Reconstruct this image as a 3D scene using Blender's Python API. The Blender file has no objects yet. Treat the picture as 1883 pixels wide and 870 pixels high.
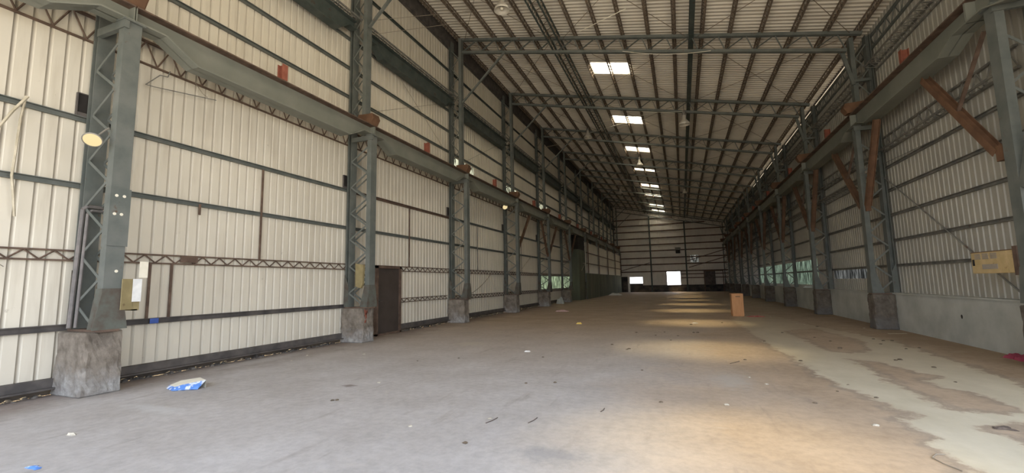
import bpy, math, random
import numpy as np
from mathutils import Vector, Matrix

random.seed(7)
RNG = np.random.RandomState(5)
SC = bpy.context.scene
COL = SC.collection

# ------------------------------------------------------------------ camera
cam_data = bpy.data.cameras.new('camera')
cam = bpy.data.objects.new('camera', cam_data)
COL.objects.link(cam)
cam_data.sensor_width = 36.0
cam_data.lens = 792.763 * 36.0 / 1883.0
cam_data.clip_start = 0.05
cam_data.clip_end = 400
R_ = Vector((0.93073933, 0.36521356, -0.01852975))
U_ = Vector((0.05671831, -0.09411596, 0.99394427))
F_ = Vector((-0.36125798, 0.92615401, 0.10831172))
m = Matrix(((R_.x, U_.x, -F_.x, 0.0), (R_.y, U_.y, -F_.y, 0.0), (R_.z, U_.z, -F_.z, 1.5566), (0, 0, 0, 1)))
cam.matrix_world = m
SC.camera = cam

# ------------------------------------------------------------------ world, sun, exposure
SC.view_settings.view_transform = 'Standard'
SC.view_settings.look = 'None'
SC.view_settings.exposure = 0.0
SC.view_settings.gamma = 1.0
SC.view_settings.use_curve_mapping = False
SC.cycles.use_denoising = True
SC.cycles.max_bounces = 16
SC.cycles.diffuse_bounces = 14
SC.cycles.transparent_max_bounces = 12
SC.cycles.sample_clamp_indirect = 6.0
SC.cycles.caustics_reflective = False
SC.cycles.caustics_refractive = False

world = bpy.data.worlds.new('sky')
SC.world = world
world.use_nodes = True
wn, wl = world.node_tree.nodes, world.node_tree.links
wn.clear()
wo = wn.new('ShaderNodeOutputWorld'); wb = wn.new('ShaderNodeBackground')
wt = wn.new('ShaderNodeTexCoord'); ws = wn.new('ShaderNodeSeparateXYZ')
wm = wn.new('ShaderNodeMapRange'); wr = wn.new('ShaderNodeValToRGB')
wl.new(wt.outputs['Generated'], ws.inputs[0]); wl.new(ws.outputs['Z'], wm.inputs['Value'])
wm.inputs['From Min'].default_value = -1; wm.inputs['From Max'].default_value = 1
cr = wr.color_ramp
cr.elements[0].position = 0.0; cr.elements[0].color = (0.86, 0.76, 0.60, 1)      # sunlit dusty yard outside
cr.elements[1].position = 1.0; cr.elements[1].color = (0.66, 0.82, 1.10, 1)
for pos, c in ((0.47, (0.90, 0.80, 0.64, 1)), (0.505, (0.98, 1.0, 1.02, 1)), (0.70, (0.82, 0.93, 1.12, 1))):
    e = cr.elements.new(pos); e.color = c
wl.new(wm.outputs[0], wr.inputs[0]); wl.new(wr.outputs[0], wb.inputs[0]); wl.new(wb.outputs[0], wo.inputs[0])
wb.inputs[1].default_value = 4.6

sun_d = bpy.data.lights.new('sun', 'SUN')
sun = bpy.data.objects.new('sun', sun_d); COL.objects.link(sun)
sun_d.energy = 36.0
sun_d.angle = math.radians(14)
sun_d.color = (1.0, 0.83, 0.50)
sun.rotation_euler = Vector((2.9, -1.8, -11.35)).to_track_quat('-Z', 'Y').to_euler()
sun.location = (-12, 40, 60)

def portal(name, loc, rot, sx, sy):
    d = bpy.data.lights.new(name, 'AREA'); d.shape = 'RECTANGLE'; d.size = sx; d.size_y = sy
    d.cycles.is_portal = True
    o = bpy.data.objects.new(name, d); COL.objects.link(o); o.location = loc; o.rotation_euler = rot
portal('daylight_portal', (-1.6, -3.05, 3.4), (math.radians(90), 0, 0), 15.4, 6.9)
portal('side_daylight_portal', (6.25, 1.1, 3.45), (math.radians(90), 0, math.radians(90)), 8.3, 6.8)

# ------------------------------------------------------------------ numbers measured for the place
XW, XR = -9.10, 6.04          # wall sheet planes
YB, YE = -3.0, 64.2           # open front, end wall
def YK(k): return 3.7375 + 6.0 * (k - 1)
def zroof(x): return 12.62 - 0.218 * (x + 8.6)      # roof sheet
def zpur(x): return zroof(x) - 0.04
def ztop(x): return 12.32 - 0.218 * (x + 8.55)      # truss top chord centre
def zbot(x): return 11.74 - 0.218 * (x + 8.56)
ORD = ['zeroth', 'first', 'second', 'third', 'fourth', 'fifth', 'sixth', 'seventh', 'eighth', 'ninth', 'tenth', 'eleventh',
       'twelfth', 'thirteenth', 'fourteenth', 'fifteenth', 'sixteenth', 'seventeenth', 'eighteenth']

# ------------------------------------------------------------------ materials
def ramp(nt, fac, stops):
    r = nt.nodes.new('ShaderNodeValToRGB'); c = r.color_ramp
    c.elements[0].position, c.elements[0].color = stops[0][0], (*stops[0][1], 1)
    c.elements[1].position, c.elements[1].color = stops[-1][0], (*stops[-1][1], 1)
    for p, col in stops[1:-1]:
        e = c.elements.new(p); e.color = (*col, 1)
    nt.links.new(fac, r.inputs[0]); return r.outputs[0]

def noise(nt, vec, scale, detail=4, rough=0.55, stretch=None):
    if stretch:
        mp = nt.nodes.new('ShaderNodeMapping'); mp.inputs['Scale'].default_value = stretch
        nt.links.new(vec, mp.inputs[0]); vec = mp.outputs[0]
    n = nt.nodes.new('ShaderNodeTexNoise'); n.inputs['Scale'].default_value = scale
    n.inputs['Detail'].default_value = detail; n.inputs['Roughness'].default_value = rough
    nt.links.new(vec, n.inputs['Vector']); return n.outputs['Fac']

def mixc(nt, fac, a, b):
    x = nt.nodes.new('ShaderNodeMix'); x.data_type = 'RGBA'
    for s, v in ((0, fac), (6, a), (7, b)):
        if isinstance(v, (int, float)): x.inputs[s].default_value = v
        elif isinstance(v, tuple): x.inputs[s].default_value = (*v, 1)
        else: nt.links.new(v, x.inputs[s])
    return x.outputs[2]

def math_n(nt, op, a, b=None, clamp=False):
    x = nt.nodes.new('ShaderNodeMath'); x.operation = op; x.use_clamp = clamp
    for i, v in enumerate((a, b)):
        if v is None: continue
        if isinstance(v, (int, float)): x.inputs[i].default_value = v
        else: nt.links.new(v, x.inputs[i])
    return x.outputs[0]

def base_mat(name, rough=0.7, metal=0.0, spec=0.3):
    mt = bpy.data.materials.new(name); mt.use_nodes = True
    nt = mt.node_tree; b = nt.nodes['Principled BSDF']
    b.inputs['Roughness'].default_value = rough; b.inputs['Metallic'].default_value = metal
    b.inputs['Specular IOR Level'].default_value = spec
    tc = nt.nodes.new('ShaderNodeTexCoord')
    g = nt.nodes.new('ShaderNodeNewGeometry')
    return mt, nt, b, tc.outputs['Object'], g.outputs['Position']

def simple(name, c1, c2, scale=6, rough=0.7, metal=0.0, spots=None, lo=0.35, hi=0.65, bump=0.0, spec=0.3, stretch=None):
    mt, nt, b, oc, wp = base_mat(name, rough, metal, spec)
    n = noise(nt, wp, scale, stretch=stretch)
    col = ramp(nt, n, [(lo, c1), (hi, c2)])
    if spots:
        n2 = noise(nt, wp, spots[1], 6, 0.65)
        f = ramp(nt, n2, [(spots[2], (0, 0, 0)), (spots[2] + 0.08, (1, 1, 1))])
        col = mixc(nt, f, col, spots[0])
    nt.links.new(col, b.inputs['Base Color'])
    if bump:
        bp = nt.nodes.new('ShaderNodeBump'); bp.inputs['Strength'].default_value = bump; bp.inputs['Distance'].default_value = 0.02
        nt.links.new(noise(nt, wp, scale * 4, 6), bp.inputs['Height']); nt.links.new(bp.outputs[0], b.inputs['Normal'])
    return mt

M = {}
M['green'] = simple('green_paint', (0.115, 0.130, 0.120), (0.162, 0.172, 0.158), 3, 0.55, spots=((0.12, 0.075, 0.05), 5, 0.64), spec=0.3)
M['greengirder'] = simple('girder_paint', (0.185, 0.195, 0.165), (0.23, 0.235, 0.20), 1.2, 0.6, spots=((0.12, 0.075, 0.05), 7, 0.70))
M['darkgreen'] = simple('dark_green_paint', (0.05, 0.065, 0.06), (0.085, 0.10, 0.09), 3, 0.6, spots=((0.07, 0.045, 0.035), 5, 0.6))
M['lattice'] = simple('rusty_brown_steel', (0.095, 0.064, 0.048), (0.17, 0.115, 0.085), 5, 0.75)
M['roofsteel'] = simple('dusty_brown_steel', (0.13, 0.10, 0.075), (0.23, 0.18, 0.135), 6, 0.8)
M['rail'] = simple('grey_girt_steel', (0.15, 0.15, 0.14), (0.25, 0.24, 0.21), 4, 0.6, spots=((0.14, 0.085, 0.06), 6, 0.6))
M['foot'] = simple('rusted_green_foot', (0.095, 0.075, 0.06), (0.125, 0.135, 0.115), 5, 0.75)
M['groove_shade'] = simple('shaded_sheet_groove', (0.17, 0.145, 0.115), (0.30, 0.26, 0.21), 3, 0.8)  # darker colour paints the shade inside the sheet grooves
M['gutter'] = simple('dark_base_channel', (0.075, 0.068, 0.065), (0.13, 0.115, 0.105), 4, 0.7)
M['rust'] = simple('rust_primer', (0.125, 0.068, 0.040), (0.185, 0.102, 0.060), 4, 0.75, spots=((0.16, 0.09, 0.05), 4, 0.6))
M['redrust'] = simple('red_oxide_primer', (0.26, 0.085, 0.055), (0.34, 0.12, 0.08), 6, 0.75)
M['brace'] = simple('brown_primer_steel', (0.115, 0.068, 0.042), (0.18, 0.105, 0.065), 3, 0.75)
M['roof'] = simple('roof_sheet', (0.62, 0.575, 0.50), (0.74, 0.695, 0.61), 0.9, 0.75, spots=((0.42, 0.34, 0.25), 1.3, 0.66), stretch=(0.4, 1, 1))
M['dado'] = simple('whitewashed_plaster', (0.40, 0.415, 0.385), (0.52, 0.535, 0.50), 1.5, 0.9, spots=((0.20, 0.17, 0.14), 1.1, 0.70), bump=0.25)
M['plaster_green'] = simple('green_plaster', (0.10, 0.115, 0.085), (0.17, 0.175, 0.125), 1.0, 0.9, stretch=(1, 1, 0.3))
M['stone_dark'] = simple('dark_masonry', (0.035, 0.035, 0.04), (0.12, 0.105, 0.09), 1.3, 0.95, bump=0.3)
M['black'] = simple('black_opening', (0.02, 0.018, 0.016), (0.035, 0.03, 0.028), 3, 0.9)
M['rubble'] = simple('rubble_stone', (0.06, 0.055, 0.05), (0.2, 0.18, 0.16), 14, 0.95)
M['doorbrown'] = simple('brown_door_paint', (0.060, 0.048, 0.042), (0.078, 0.062, 0.054), 2, 0.5, spec=0.4)
M['plywood'] = simple('plywood', (0.55, 0.27, 0.11), (0.64, 0.33, 0.15), 5, 0.55, stretch=(6, 6, 0.6))
M['tanbox'] = simple('tan_box_paint', (0.50, 0.375, 0.185), (0.60, 0.46, 0.25), 5, 0.6, spots=((0.25, 0.14, 0.06), 7, 0.63))
M['tan2'] = simple('ochre_box_paint', (0.26, 0.21, 0.105), (0.34, 0.275, 0.14), 5, 0.6, spots=((0.14, 0.09, 0.05), 7, 0.63))
M['greyplate'] = simple('grey_label_plate', (0.30, 0.27, 0.24), (0.38, 0.34, 0.29), 8, 0.6)
M['white'] = simple('white_plastic', (0.72, 0.72, 0.70), (0.85, 0.85, 0.82), 8, 0.6)
M['cream'] = simple('cream_plate', (0.78, 0.74, 0.60), (0.85, 0.8, 0.68), 8, 0.6)
M['pale'] = simple('pale_plastic_tube', (0.42, 0.37, 0.27), (0.58, 0.52, 0.40), 8, 0.6)
M['bluew'] = simple('blue_printed_plastic', (0.12, 0.28, 0.72), (0.75, 0.80, 0.90), 14, 0.5, lo=0.5, hi=0.56)
M['bluet'] = simple('blue_tape', (0.05, 0.10, 0.35), (0.08, 0.14, 0.45), 8, 0.5)
M['yellow'] = simple('yellow_wrapper', (0.75, 0.55, 0.12), (0.8, 0.62, 0.2), 8, 0.5)
M['pink'] = simple('pink_plastic', (0.55, 0.36, 0.36), (0.72, 0.55, 0.53), 8, 0.6)
M['magenta'] = simple('magenta_cloth', (0.30, 0.05, 0.09), (0.42, 0.08, 0.13), 8, 0.8)
M['red'] = simple('red_cloth', (0.32, 0.06, 0.05), (0.50, 0.20, 0.16), 8, 0.8)
M['bulb'] = simple('lamp_housing', (0.20, 0.19, 0.17), (0.32, 0.30, 0.27), 8, 0.45, metal=0.3)
M['shade'] = simple('aluminium_shade', (0.62, 0.58, 0.50), (0.72, 0.68, 0.60), 8, 0.45, metal=0.2)
M['cable'] = simple('dusty_cable', (0.22, 0.19, 0.15), (0.33, 0.29, 0.23), 8, 0.8)
M['conduit'] = simple('grey_conduit', (0.16, 0.15, 0.145), (0.22, 0.20, 0.19), 8, 0.6)
M['stone'] = simple('floor_stone', (0.10, 0.08, 0.06), (0.22, 0.17, 0.12), 20, 0.95)
M['palestone'] = simple('pale_stone', (0.5, 0.46, 0.38), (0.65, 0.6, 0.5), 20, 0.95)
M['twig'] = simple('dry_twig', (0.08, 0.06, 0.05), (0.14, 0.11, 0.09), 20, 0.95)

def glow(name, col, s):  # lamp glass that is switched on
    mt = bpy.data.materials.new(name); mt.use_nodes = True; nt = mt.node_tree
    b = nt.nodes['Principled BSDF']; b.inputs['Base Color'].default_value = tuple(0.12 * v for v in col) + (1,)
    b.inputs['Emission Color'].default_value = (*col, 1); b.inputs['Emission Strength'].default_value = s
    return mt
M['lit'] = glow('lit_lamp_glass', (1.0, 0.80, 0.42), 0.85)

# cream cladding: flat colour, dust streaks that run down, scuffs near the base
def cladding(name, c1, c2, dirt):
    mt, nt, b, oc, wp = base_mat(name, 0.42, 0.0, 0.45)
    n = noise(nt, wp, 0.5, 4)
    col = ramp(nt, n, [(0.35, c1), (0.65, c2)])
    s = noise(nt, wp, 5.0, 4, 0.6, (0.2, 1.0, 0.10))
    f = ramp(nt, s, [(0.52, (0, 0, 0)), (0.78, (0.55, 0.55, 0.55))])
    col = mixc(nt, f, col, dirt)
    s2 = noise(nt, wp, 3.5, 8, 0.7)
    f2 = ramp(nt, s2, [(0.66, (0, 0, 0)), (0.74, (0.5, 0.5, 0.5))])
    col = mixc(nt, f2, col, (0.25, 0.2, 0.15))
    nt.links.new(col, b.inputs['Base Color'])
    return mt
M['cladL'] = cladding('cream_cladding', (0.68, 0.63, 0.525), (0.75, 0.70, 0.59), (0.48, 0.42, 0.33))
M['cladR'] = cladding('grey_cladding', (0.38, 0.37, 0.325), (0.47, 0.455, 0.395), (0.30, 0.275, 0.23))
M['cladE'] = cladding('end_cladding', (0.70, 0.67, 0.61), (0.78, 0.74, 0.67), (0.5, 0.45, 0.39))

# concrete pedestals: brown above, salt-bleached grey below
def pedestal_mat(name='pedestal_concrete', k=1.0):
    mt, nt, b, oc, wp = base_mat(name, 0.95)
    n = noise(nt, wp, 4, 8, 0.65)
    c_up = ramp(nt, n, [(0.35, (0.15 * k, 0.125 * k, 0.10 * k)), (0.65, (0.30 * k, 0.26 * k, 0.215 * k))])
    c_lo = ramp(nt, noise(nt, wp, 6, 8, 0.7), [(0.35, (0.20 * k, 0.19 * k, 0.185 * k)), (0.65, (0.42 * k * k, 0.41 * k * k, 0.39 * k * k))])
    sp = nt.nodes.new('ShaderNodeSeparateXYZ'); nt.links.new(wp, sp.inputs[0])
    hz = math_n(nt, 'ADD', math_n(nt, 'MULTIPLY', sp.outputs[2], -2.2), 1.0)
    f = math_n(nt, 'ADD', hz, math_n(nt, 'MULTIPLY', math_n(nt, 'SUBTRACT', noise(nt, wp, 3, 5), 0.5), 2.2), True)
    nt.links.new(mixc(nt, f, c_up, c_lo), b.inputs['Base Color'])
    bp = nt.nodes.new('ShaderNodeBump'); bp.inputs['Strength'].default_value = 0.5; bp.inputs['Distance'].default_value = 0.03
    nt.links.new(noise(nt, wp, 18, 8, 0.7), bp.inputs['Height']); nt.links.new(bp.outputs[0], b.inputs['Normal'])
    return mt
M['pedestal'] = pedestal_mat()
M['pedestal_brown'] = pedestal_mat('pedestal_concrete_brown', 0.62)

# translucent sheets (roof lights, pale wall lights)
def frp(name, c_tr, c_tl, share, streak=None):
    mt = bpy.data.materials.new(name); mt.use_nodes = True; nt = mt.node_tree; nt.nodes.clear()
    out = nt.nodes.new('ShaderNodeOutputMaterial'); mx = nt.nodes.new('ShaderNodeMixShader')
    tr = nt.nodes.new('ShaderNodeBsdfTransparent'); tl = nt.nodes.new('ShaderNodeBsdfTranslucent')
    tr.inputs[0].default_value = (*c_tr, 1); tl.inputs[0].default_value = (*c_tl, 1)
    mx.inputs[0].default_value = share
    if streak:
        g = nt.nodes.new('ShaderNodeNewGeometry')
        n = noise(nt, g.outputs['Position'], 3.0, 5, 0.6, streak)
        nt.links.new(ramp(nt, n, [(0.46, tuple(0.06 * v for v in c_tl)), (0.72, c_tl)]), tl.inputs[0])
        nt.links.new(ramp(nt, n, [(0.52, (0.0, 0.0, 0.0)), (0.75, c_tr)]), tr.inputs[0])
    nt.links.new(tr.outputs[0], mx.inputs[1]); nt.links.new(tl.outputs[0], mx.inputs[2]); nt.links.new(mx.outputs[0], out.inputs[0])
    return mt
M['skylight'] = frp('roof_light_sheet', (1.0, 0.97, 0.88), (0.93, 0.90, 0.82), 0.76)
M['frp_green'] = frp('green_wall_light_sheet', (0.05, 0.07, 0.05), (0.20, 0.27, 0.20), 0.8, (0.6, 5.0, 0.5))
M['frp_bright'] = frp('bright_wall_light_sheet', (0.08, 0.09, 0.07), (0.40, 0.43, 0.36), 0.85, (0.6, 6.0, 0.6))
M['frp_white'] = frp('cracked_wall_light_sheet', (0.0, 0.0, 0.0), (0.13, 0.135, 0.13), 0.9, (1, 6, 0.5))
def glass_mat():
    mt = bpy.data.materials.new('clear_glass'); mt.use_nodes = True
    b = mt.node_tree.nodes['Principled BSDF']; b.inputs['Roughness'].default_value = 0.05
    b.inputs['Base Color'].default_value = (0.8, 0.8, 0.75, 1); return mt

# ------------------------------------------------------------------ mesh helpers
class MB:
    def __init__(s): s.v = []; s.f = []
    def add(s, vs, fs):
        n = len(s.v); s.v += [tuple(v) for v in vs]; s.f += [tuple(i + n for i in f) for f in fs]
    def box(s, x0, x1, y0, y1, z0, z1):
        if x0 > x1: x0, x1 = x1, x0
        if y0 > y1: y0, y1 = y1, y0
        if z0 > z1: z0, z1 = z1, z0
        s.add([(x0, y0, z0), (x1, y0, z0), (x1, y1, z0), (x0, y1, z0), (x0, y0, z1), (x1, y0, z1), (x1, y1, z1), (x0, y1, z1)],
              [(0, 3, 2, 1), (4, 5, 6, 7), (0, 1, 5, 4), (1, 2, 6, 5), (2, 3, 7, 6), (3, 0, 4, 7)])
        return s
    def sweep(s, p, q, prof, up=(0, 0, 1)):
        """closed 2D profile (a sideways, b upwards) swept from p to q"""
        p, q = Vector(p), Vector(q); d = (q - p)
        if d.length < 1e-6: return s
        d.normalize(); up = Vector(up); side = d.cross(up)
        if side.length < 1e-4: side = d.cross(Vector((1, 0, 0)))
        side.normalize(); u = side.cross(d)
        n = len(prof)
        vs = [p + side * a + u * b for a, b in prof] + [q + side * a + u * b for a, b in prof]
        fs = [(i, (i + 1) % n, n + (i + 1) % n, n + i) for i in range(n)] + [tuple(range(n - 1, -1, -1)), tuple(range(n, 2 * n))]
        s.add(vs, fs); return s
    def bar(s, p, q, w, h=None, up=(0, 0, 1)):
        h = h or w
        return s.sweep(p, q, [(-w / 2, -h / 2), (w / 2, -h / 2), (w / 2, h / 2), (-w / 2, h / 2)], up)
    def tube(s, p, q, r, n=8):
        return s.sweep(p, q, [(r * math.cos(2 * math.pi * i / n), r * math.sin(2 * math.pi * i / n)) for i in range(n)])
    def path(s, pts, r, n=6):
        for a, b in zip(pts[:-1], pts[1:]): s.tube(a, b, r, n)
        return s
    def angle(s, p, q, w, up=(0, 0, 1), t=0.008):
        return s.sweep(p, q, [(0, 0), (w, 0), (w, t), (t, t), (t, w), (0, w)], up)
    def ibeam(s, p, q, w, h, tf=0.02, tw=0.014, up=(0, 0, 1)):
        a, b, c, e = w / 2, h / 2, tw / 2, h / 2 - tf
        return s.sweep(p, q, [(-a, -b), (a, -b), (a, -e), (c, -e), (c, e), (a, e), (a, b), (-a, b), (-a, e), (-c, e), (-c, -e), (-a, -e)], up)
    def channel(s, p, q, w, h, t=0.012, up=(0, 0, 1), flip=1):
        a, b = w * flip, h / 2
        pr = [(0, -b), (a, -b), (a, -b + t), (t * flip, -b + t), (t * flip, b - t), (a, b - t), (a, b), (0, b)]
        if flip < 0: pr = pr[::-1]
        return s.sweep(p, q, pr, up)
    def prism(s, poly, axis, a, b):
        """polygon of 2D points extruded along axis (0 x,1 y,2 z) from a to b"""
        n = len(poly)
        def P(u, v, t): return {0: (t, u, v), 1: (u, t, v), 2: (u, v, t)}[axis]
        vs = [P(u, v, a) for u, v in poly] + [P(u, v, b) for u, v in poly]
        s.add(vs, [(i, (i + 1) % n, n + (i + 1) % n, n + i) for i in range(n)] + [tuple(range(n - 1, -1, -1)), tuple(range(n, 2 * n))]); return s
    def lathe(s, c, prof, n=20, axis=(0, 0, 1)):
        c = Vector(c); ax = Vector(axis).normalized(); t = ax.orthogonal().normalized(); b = ax.cross(t)
        vs = []; fs = []
        for r, z in prof:
            for i in range(n):
                a = 2 * math.pi * i / n
                vs.append(c + ax * z + (t * math.cos(a) + b * math.sin(a)) * r)
        for j in range(len(prof) - 1):
            for i in range(n):
                fs.append((j * n + i, j * n + (i + 1) % n, (j + 1) * n + (i + 1) % n, (j + 1) * n + i))
        s.add(vs, fs); return s
    def mesh(s, name, mat, smooth=False):
        me = bpy.data.meshes.new(name); me.from_pydata(s.v, [], s.f)
        me.materials.append(mat)
        if smooth: me.polygons.foreach_set('use_smooth', [True] * len(me.polygons))
        me.update()
        import bmesh as _b
        bm = _b.new(); bm.from_mesh(me); _b.ops.recalc_face_normals(bm, faces=bm.faces); bm.to_mesh(me); bm.free()
        return me
    def obj(s, name, mat, parent=None, smooth=False, loc=None, label=None):
        o = bpy.data.objects.new(name, s.mesh(name, mat, smooth)); COL.objects.link(o)
        if parent: o.parent = parent
        if loc: o.location = loc
        if label: o['label'] = label
        return o

def tag(o, label, cat, group=None):
    o['label'] = label; o['category'] = cat
    if group: o['group'] = group
    return o
def empty(name, loc, label, cat, group=None):
    o = bpy.data.objects.new(name, None); COL.objects.link(o); o.location = loc; o.empty_display_size = 0.2
    return tag(o, label, cat, group)
def struct(o, label=None):
    o['kind'] = 'structure'
    if label: o['label'] = label
    return o
def dup(src, parent=None, loc=None):
    c = src.copy(); COL.objects.link(c)
    if parent is not None: c.parent = parent
    if loc is not None: c.location = loc
    return c
def dup_tree(root, loc, label, group=None):
    r = dup(root, loc=loc); r['label'] = label
    if group: r['group'] = group
    for ch in list(root.children):
        c = dup(ch, r)
        for g in list(ch.children): dup(g, c)
    return r

# ------------------------------------------------------------------ floor
def sd_poly(px, py, poly):
    P = np.array(poly, float); n = len(P); d2 = np.full(px.shape, 1e9); inside = np.zeros(px.shape, bool)
    for i in range(n):
        ax, ay = P[i]; bx, by = P[(i + 1) % n]
        ex, ey = bx - ax, by - ay
        t = np.clip(((px - ax) * ex + (py - ay) * ey) / (ex * ex + ey * ey + 1e-12), 0, 1)
        d2 = np.minimum(d2, (px - ax - t * ex) ** 2 + (py - ay - t * ey) ** 2)
        cond = ((ay > py) != (by > py)) & (px < (bx - ax) * (py - ay) / (by - ay + 1e-12) + ax)
        inside ^= cond
    return np.where(inside, 1, -1) * np.sqrt(d2)
OUTER = [(1.74, 18.79), (1.84, 12.56), (1.98, 9.82), (1.99, 8.27), (2.15, 7.23), (2.24, 6.54), (2.41, 6.42), (2.17, 5.99), (2.14, 5.42), (2.06, 4.97), (1.99, 4.64), (1.9, 3.4), (3.1, 3.4), (3.3, 5.2), (4.37, 8.4), (4.49, 9.68), (4.54, 11.26), (4.64, 13.23), (4.31, 14.98), (3.86, 17.43), (3.57, 21.17), (2.96, 23.78)]
HOLES = [[(2.89, 10.18), (3.3, 9.95), (3.44, 9.29), (3.66, 8.84), (3.3, 8.38), (3.32, 7.95), (3.58, 7.78), (3.54, 7.0), (3.29, 6.62), (2.93, 6.63), (2.78, 6.81), (2.84, 7.33), (2.77, 8.05), (2.84, 9.03)],
         [(2.74, 6.06), (3.11, 6.26), (3.3, 6.35), (2.95, 5.4), (2.82, 5.48), (2.79, 5.76)],
         [(2.7, 15.2), (3.76, 16.02), (4.0, 13.08), (3.69, 11.61), (3.17, 10.9), (2.79, 11.08), (2.8, 12.79)],
         [(1.94, 4.98), (2.08, 5.08), (2.05, 4.75), (1.93, 4.62)]]
def build_floor():
    xs = np.concatenate([np.arange(-9.5, 1.0, 0.5), np.arange(1.0, 5.6, 0.05), np.array([5.8, 6.35])])
    ys = np.concatenate([np.arange(-3.0, 3.2, 0.6), np.arange(3.2, 25, 0.06), np.arange(25, 64.6, 1.0), np.array([64.6])])
    X, Y = np.meshgrid(xs, ys)
    sd = sd_poly(X, Y, OUTER)
    for h in HOLES: sd = np.minimum(sd, -sd_poly(X, Y, h))
    nx, ny = len(xs), len(ys)
    v = np.stack([X.ravel(), Y.ravel(), np.zeros(nx * ny)], 1)
    i = np.arange(nx * ny).reshape(ny, nx)
    f = np.stack([i[:-1, :-1].ravel(), i[:-1, 1:].ravel(), i[1:, 1:].ravel(), i[1:, :-1].ravel()], 1)
    me = bpy.data.meshes.new('floor'); me.from_pydata(v.tolist(), [], f.tolist())
    at = me.attributes.new('stain_dist', 'FLOAT', 'POINT'); at.data.foreach_set('value', sd.ravel().astype(np.float32))
    o = bpy.data.objects.new('floor', me); COL.objects.link(o)
    mt, nt, b, oc, wp = base_mat('dusty_concrete_floor', 0.72, 0.0, 0.25)
    sp = nt.nodes.new('ShaderNodeSeparateXYZ'); nt.links.new(wp, sp.inputs[0])
    big = noise(nt, wp, 0.28, 5, 0.55)
    grey = ramp(nt, noise(nt, wp, 1.1, 7, 0.6), [(0.3, (0.455, 0.425, 0.405)), (0.7, (0.575, 0.55, 0.54))])
    tan = ramp(nt, noise(nt, wp, 0.9, 7, 0.6), [(0.3, (0.43, 0.33, 0.235)), (0.7, (0.57, 0.45, 0.335))])
    xf = math_n(nt, 'ADD', math_n(nt, 'MULTIPLY', math_n(nt, 'ADD', sp.outputs[0], 1.6), 0.38), math_n(nt, 'MULTIPLY', math_n(nt, 'SUBTRACT', big, 0.5), 2.4), True)
    xf2 = math_n(nt, 'MAXIMUM', xf, math_n(nt, 'MULTIPLY', math_n(nt, 'SUBTRACT', sp.outputs[1], 7.0), 0.1), True)
    col = mixc(nt, xf2, grey, tan)
    # brown dirt along the left wall and in worn bands
    dl = math_n(nt, 'ADD', math_n(nt, 'MULTIPLY', math_n(nt, 'ADD', sp.outputs[0], 7.6), -0.7), math_n(nt, 'MULTIPLY', math_n(nt, 'SUBTRACT', noise(nt, wp, 1.2, 6), 0.5), 1.6), True)
    col = mixc(nt, math_n(nt, 'MULTIPLY', dl, 0.75), col, (0.235, 0.175, 0.14))
    dr = math_n(nt, 'ADD', math_n(nt, 'MULTIPLY', math_n(nt, 'SUBTRACT', sp.outputs[0], 4.4), 0.9), math_n(nt, 'MULTIPLY', math_n(nt, 'SUBTRACT', noise(nt, wp, 1.5, 6), 0.5), 1.6), True)
    col = mixc(nt, math_n(nt, 'MULTIPLY', dr, 0.65), col, (0.29, 0.205, 0.125))
    # fine grime, long drag streaks
    g = ramp(nt, noise(nt, wp, 9, 8, 0.7), [(0.30, (0.80, 0.80, 0.80)), (0.6, (1, 1, 1))])
    mul = nt.nodes.new('ShaderNodeMix'); mul.data_type = 'RGBA'; mul.blend_type = 'MULTIPLY'; mul.inputs[0].default_value = 1
    nt.links.new(col, mul.inputs[6]); nt.links.new(g, mul.inputs[7]); col = mul.outputs[2]
    st = ramp(nt, noise(nt, wp, 2.2, 6, 0.6, (1.8, 0.35, 1)), [(0.60, (0, 0, 0)), (0.72, (0.35, 0.35, 0.35))])
    col = mixc(nt, st, col, (0.24, 0.20, 0.17))
    st2 = ramp(nt, noise(nt, wp, 2.6, 7, 0.6, (0.5, 1.6, 1)), [(0.63, (0, 0, 0)), (0.75, (0.4, 0.4, 0.4))])
    col = mixc(nt, st2, col, (0.56, 0.52, 0.46))
    # dried cement wash beside the right wall
    a = nt.nodes.new('ShaderNodeAttribute'); a.attribute_name = 'stain_dist'
    d = math_n(nt, 'ADD', a.outputs['Fac'], math_n(nt, 'MULTIPLY', math_n(nt, 'SUBTRACT', noise(nt, wp, 2.4, 9, 0.70), 0.5), 0.85))
    f = ramp(nt, math_n(nt, 'ADD', math_n(nt, 'MULTIPLY', d, 6.0), 0.5, True), [(0.25, (0, 0, 0)), (0.75, (1, 1, 1))])
    far = math_n(nt, 'SUBTRACT', 1.0, math_n(nt, 'MULTIPLY', math_n(nt, 'SUBTRACT', sp.outputs[1], 9.0), 0.075), True)
    palec = ramp(nt, noise(nt, wp, 1.4, 8, 0.65, (1, 0.6, 1)), [(0.3, (0.53, 0.475, 0.355)), (0.7, (0.66, 0.60, 0.47))])
    rim = ramp(nt, math_n(nt, 'ABSOLUTE', math_n(nt, 'ADD', d, 0.07)), [(0.0, (0.45, 0.45, 0.45)), (0.10, (0, 0, 0))])
    col = mixc(nt, math_n(nt, 'MULTIPLY', rim, far), col, (0.24, 0.215, 0.18))
    col = mixc(nt, math_n(nt, 'MULTIPLY', f, math_n(nt, 'ADD', math_n(nt, 'MULTIPLY', far, 0.75), 0.22)), col, palec)
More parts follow.
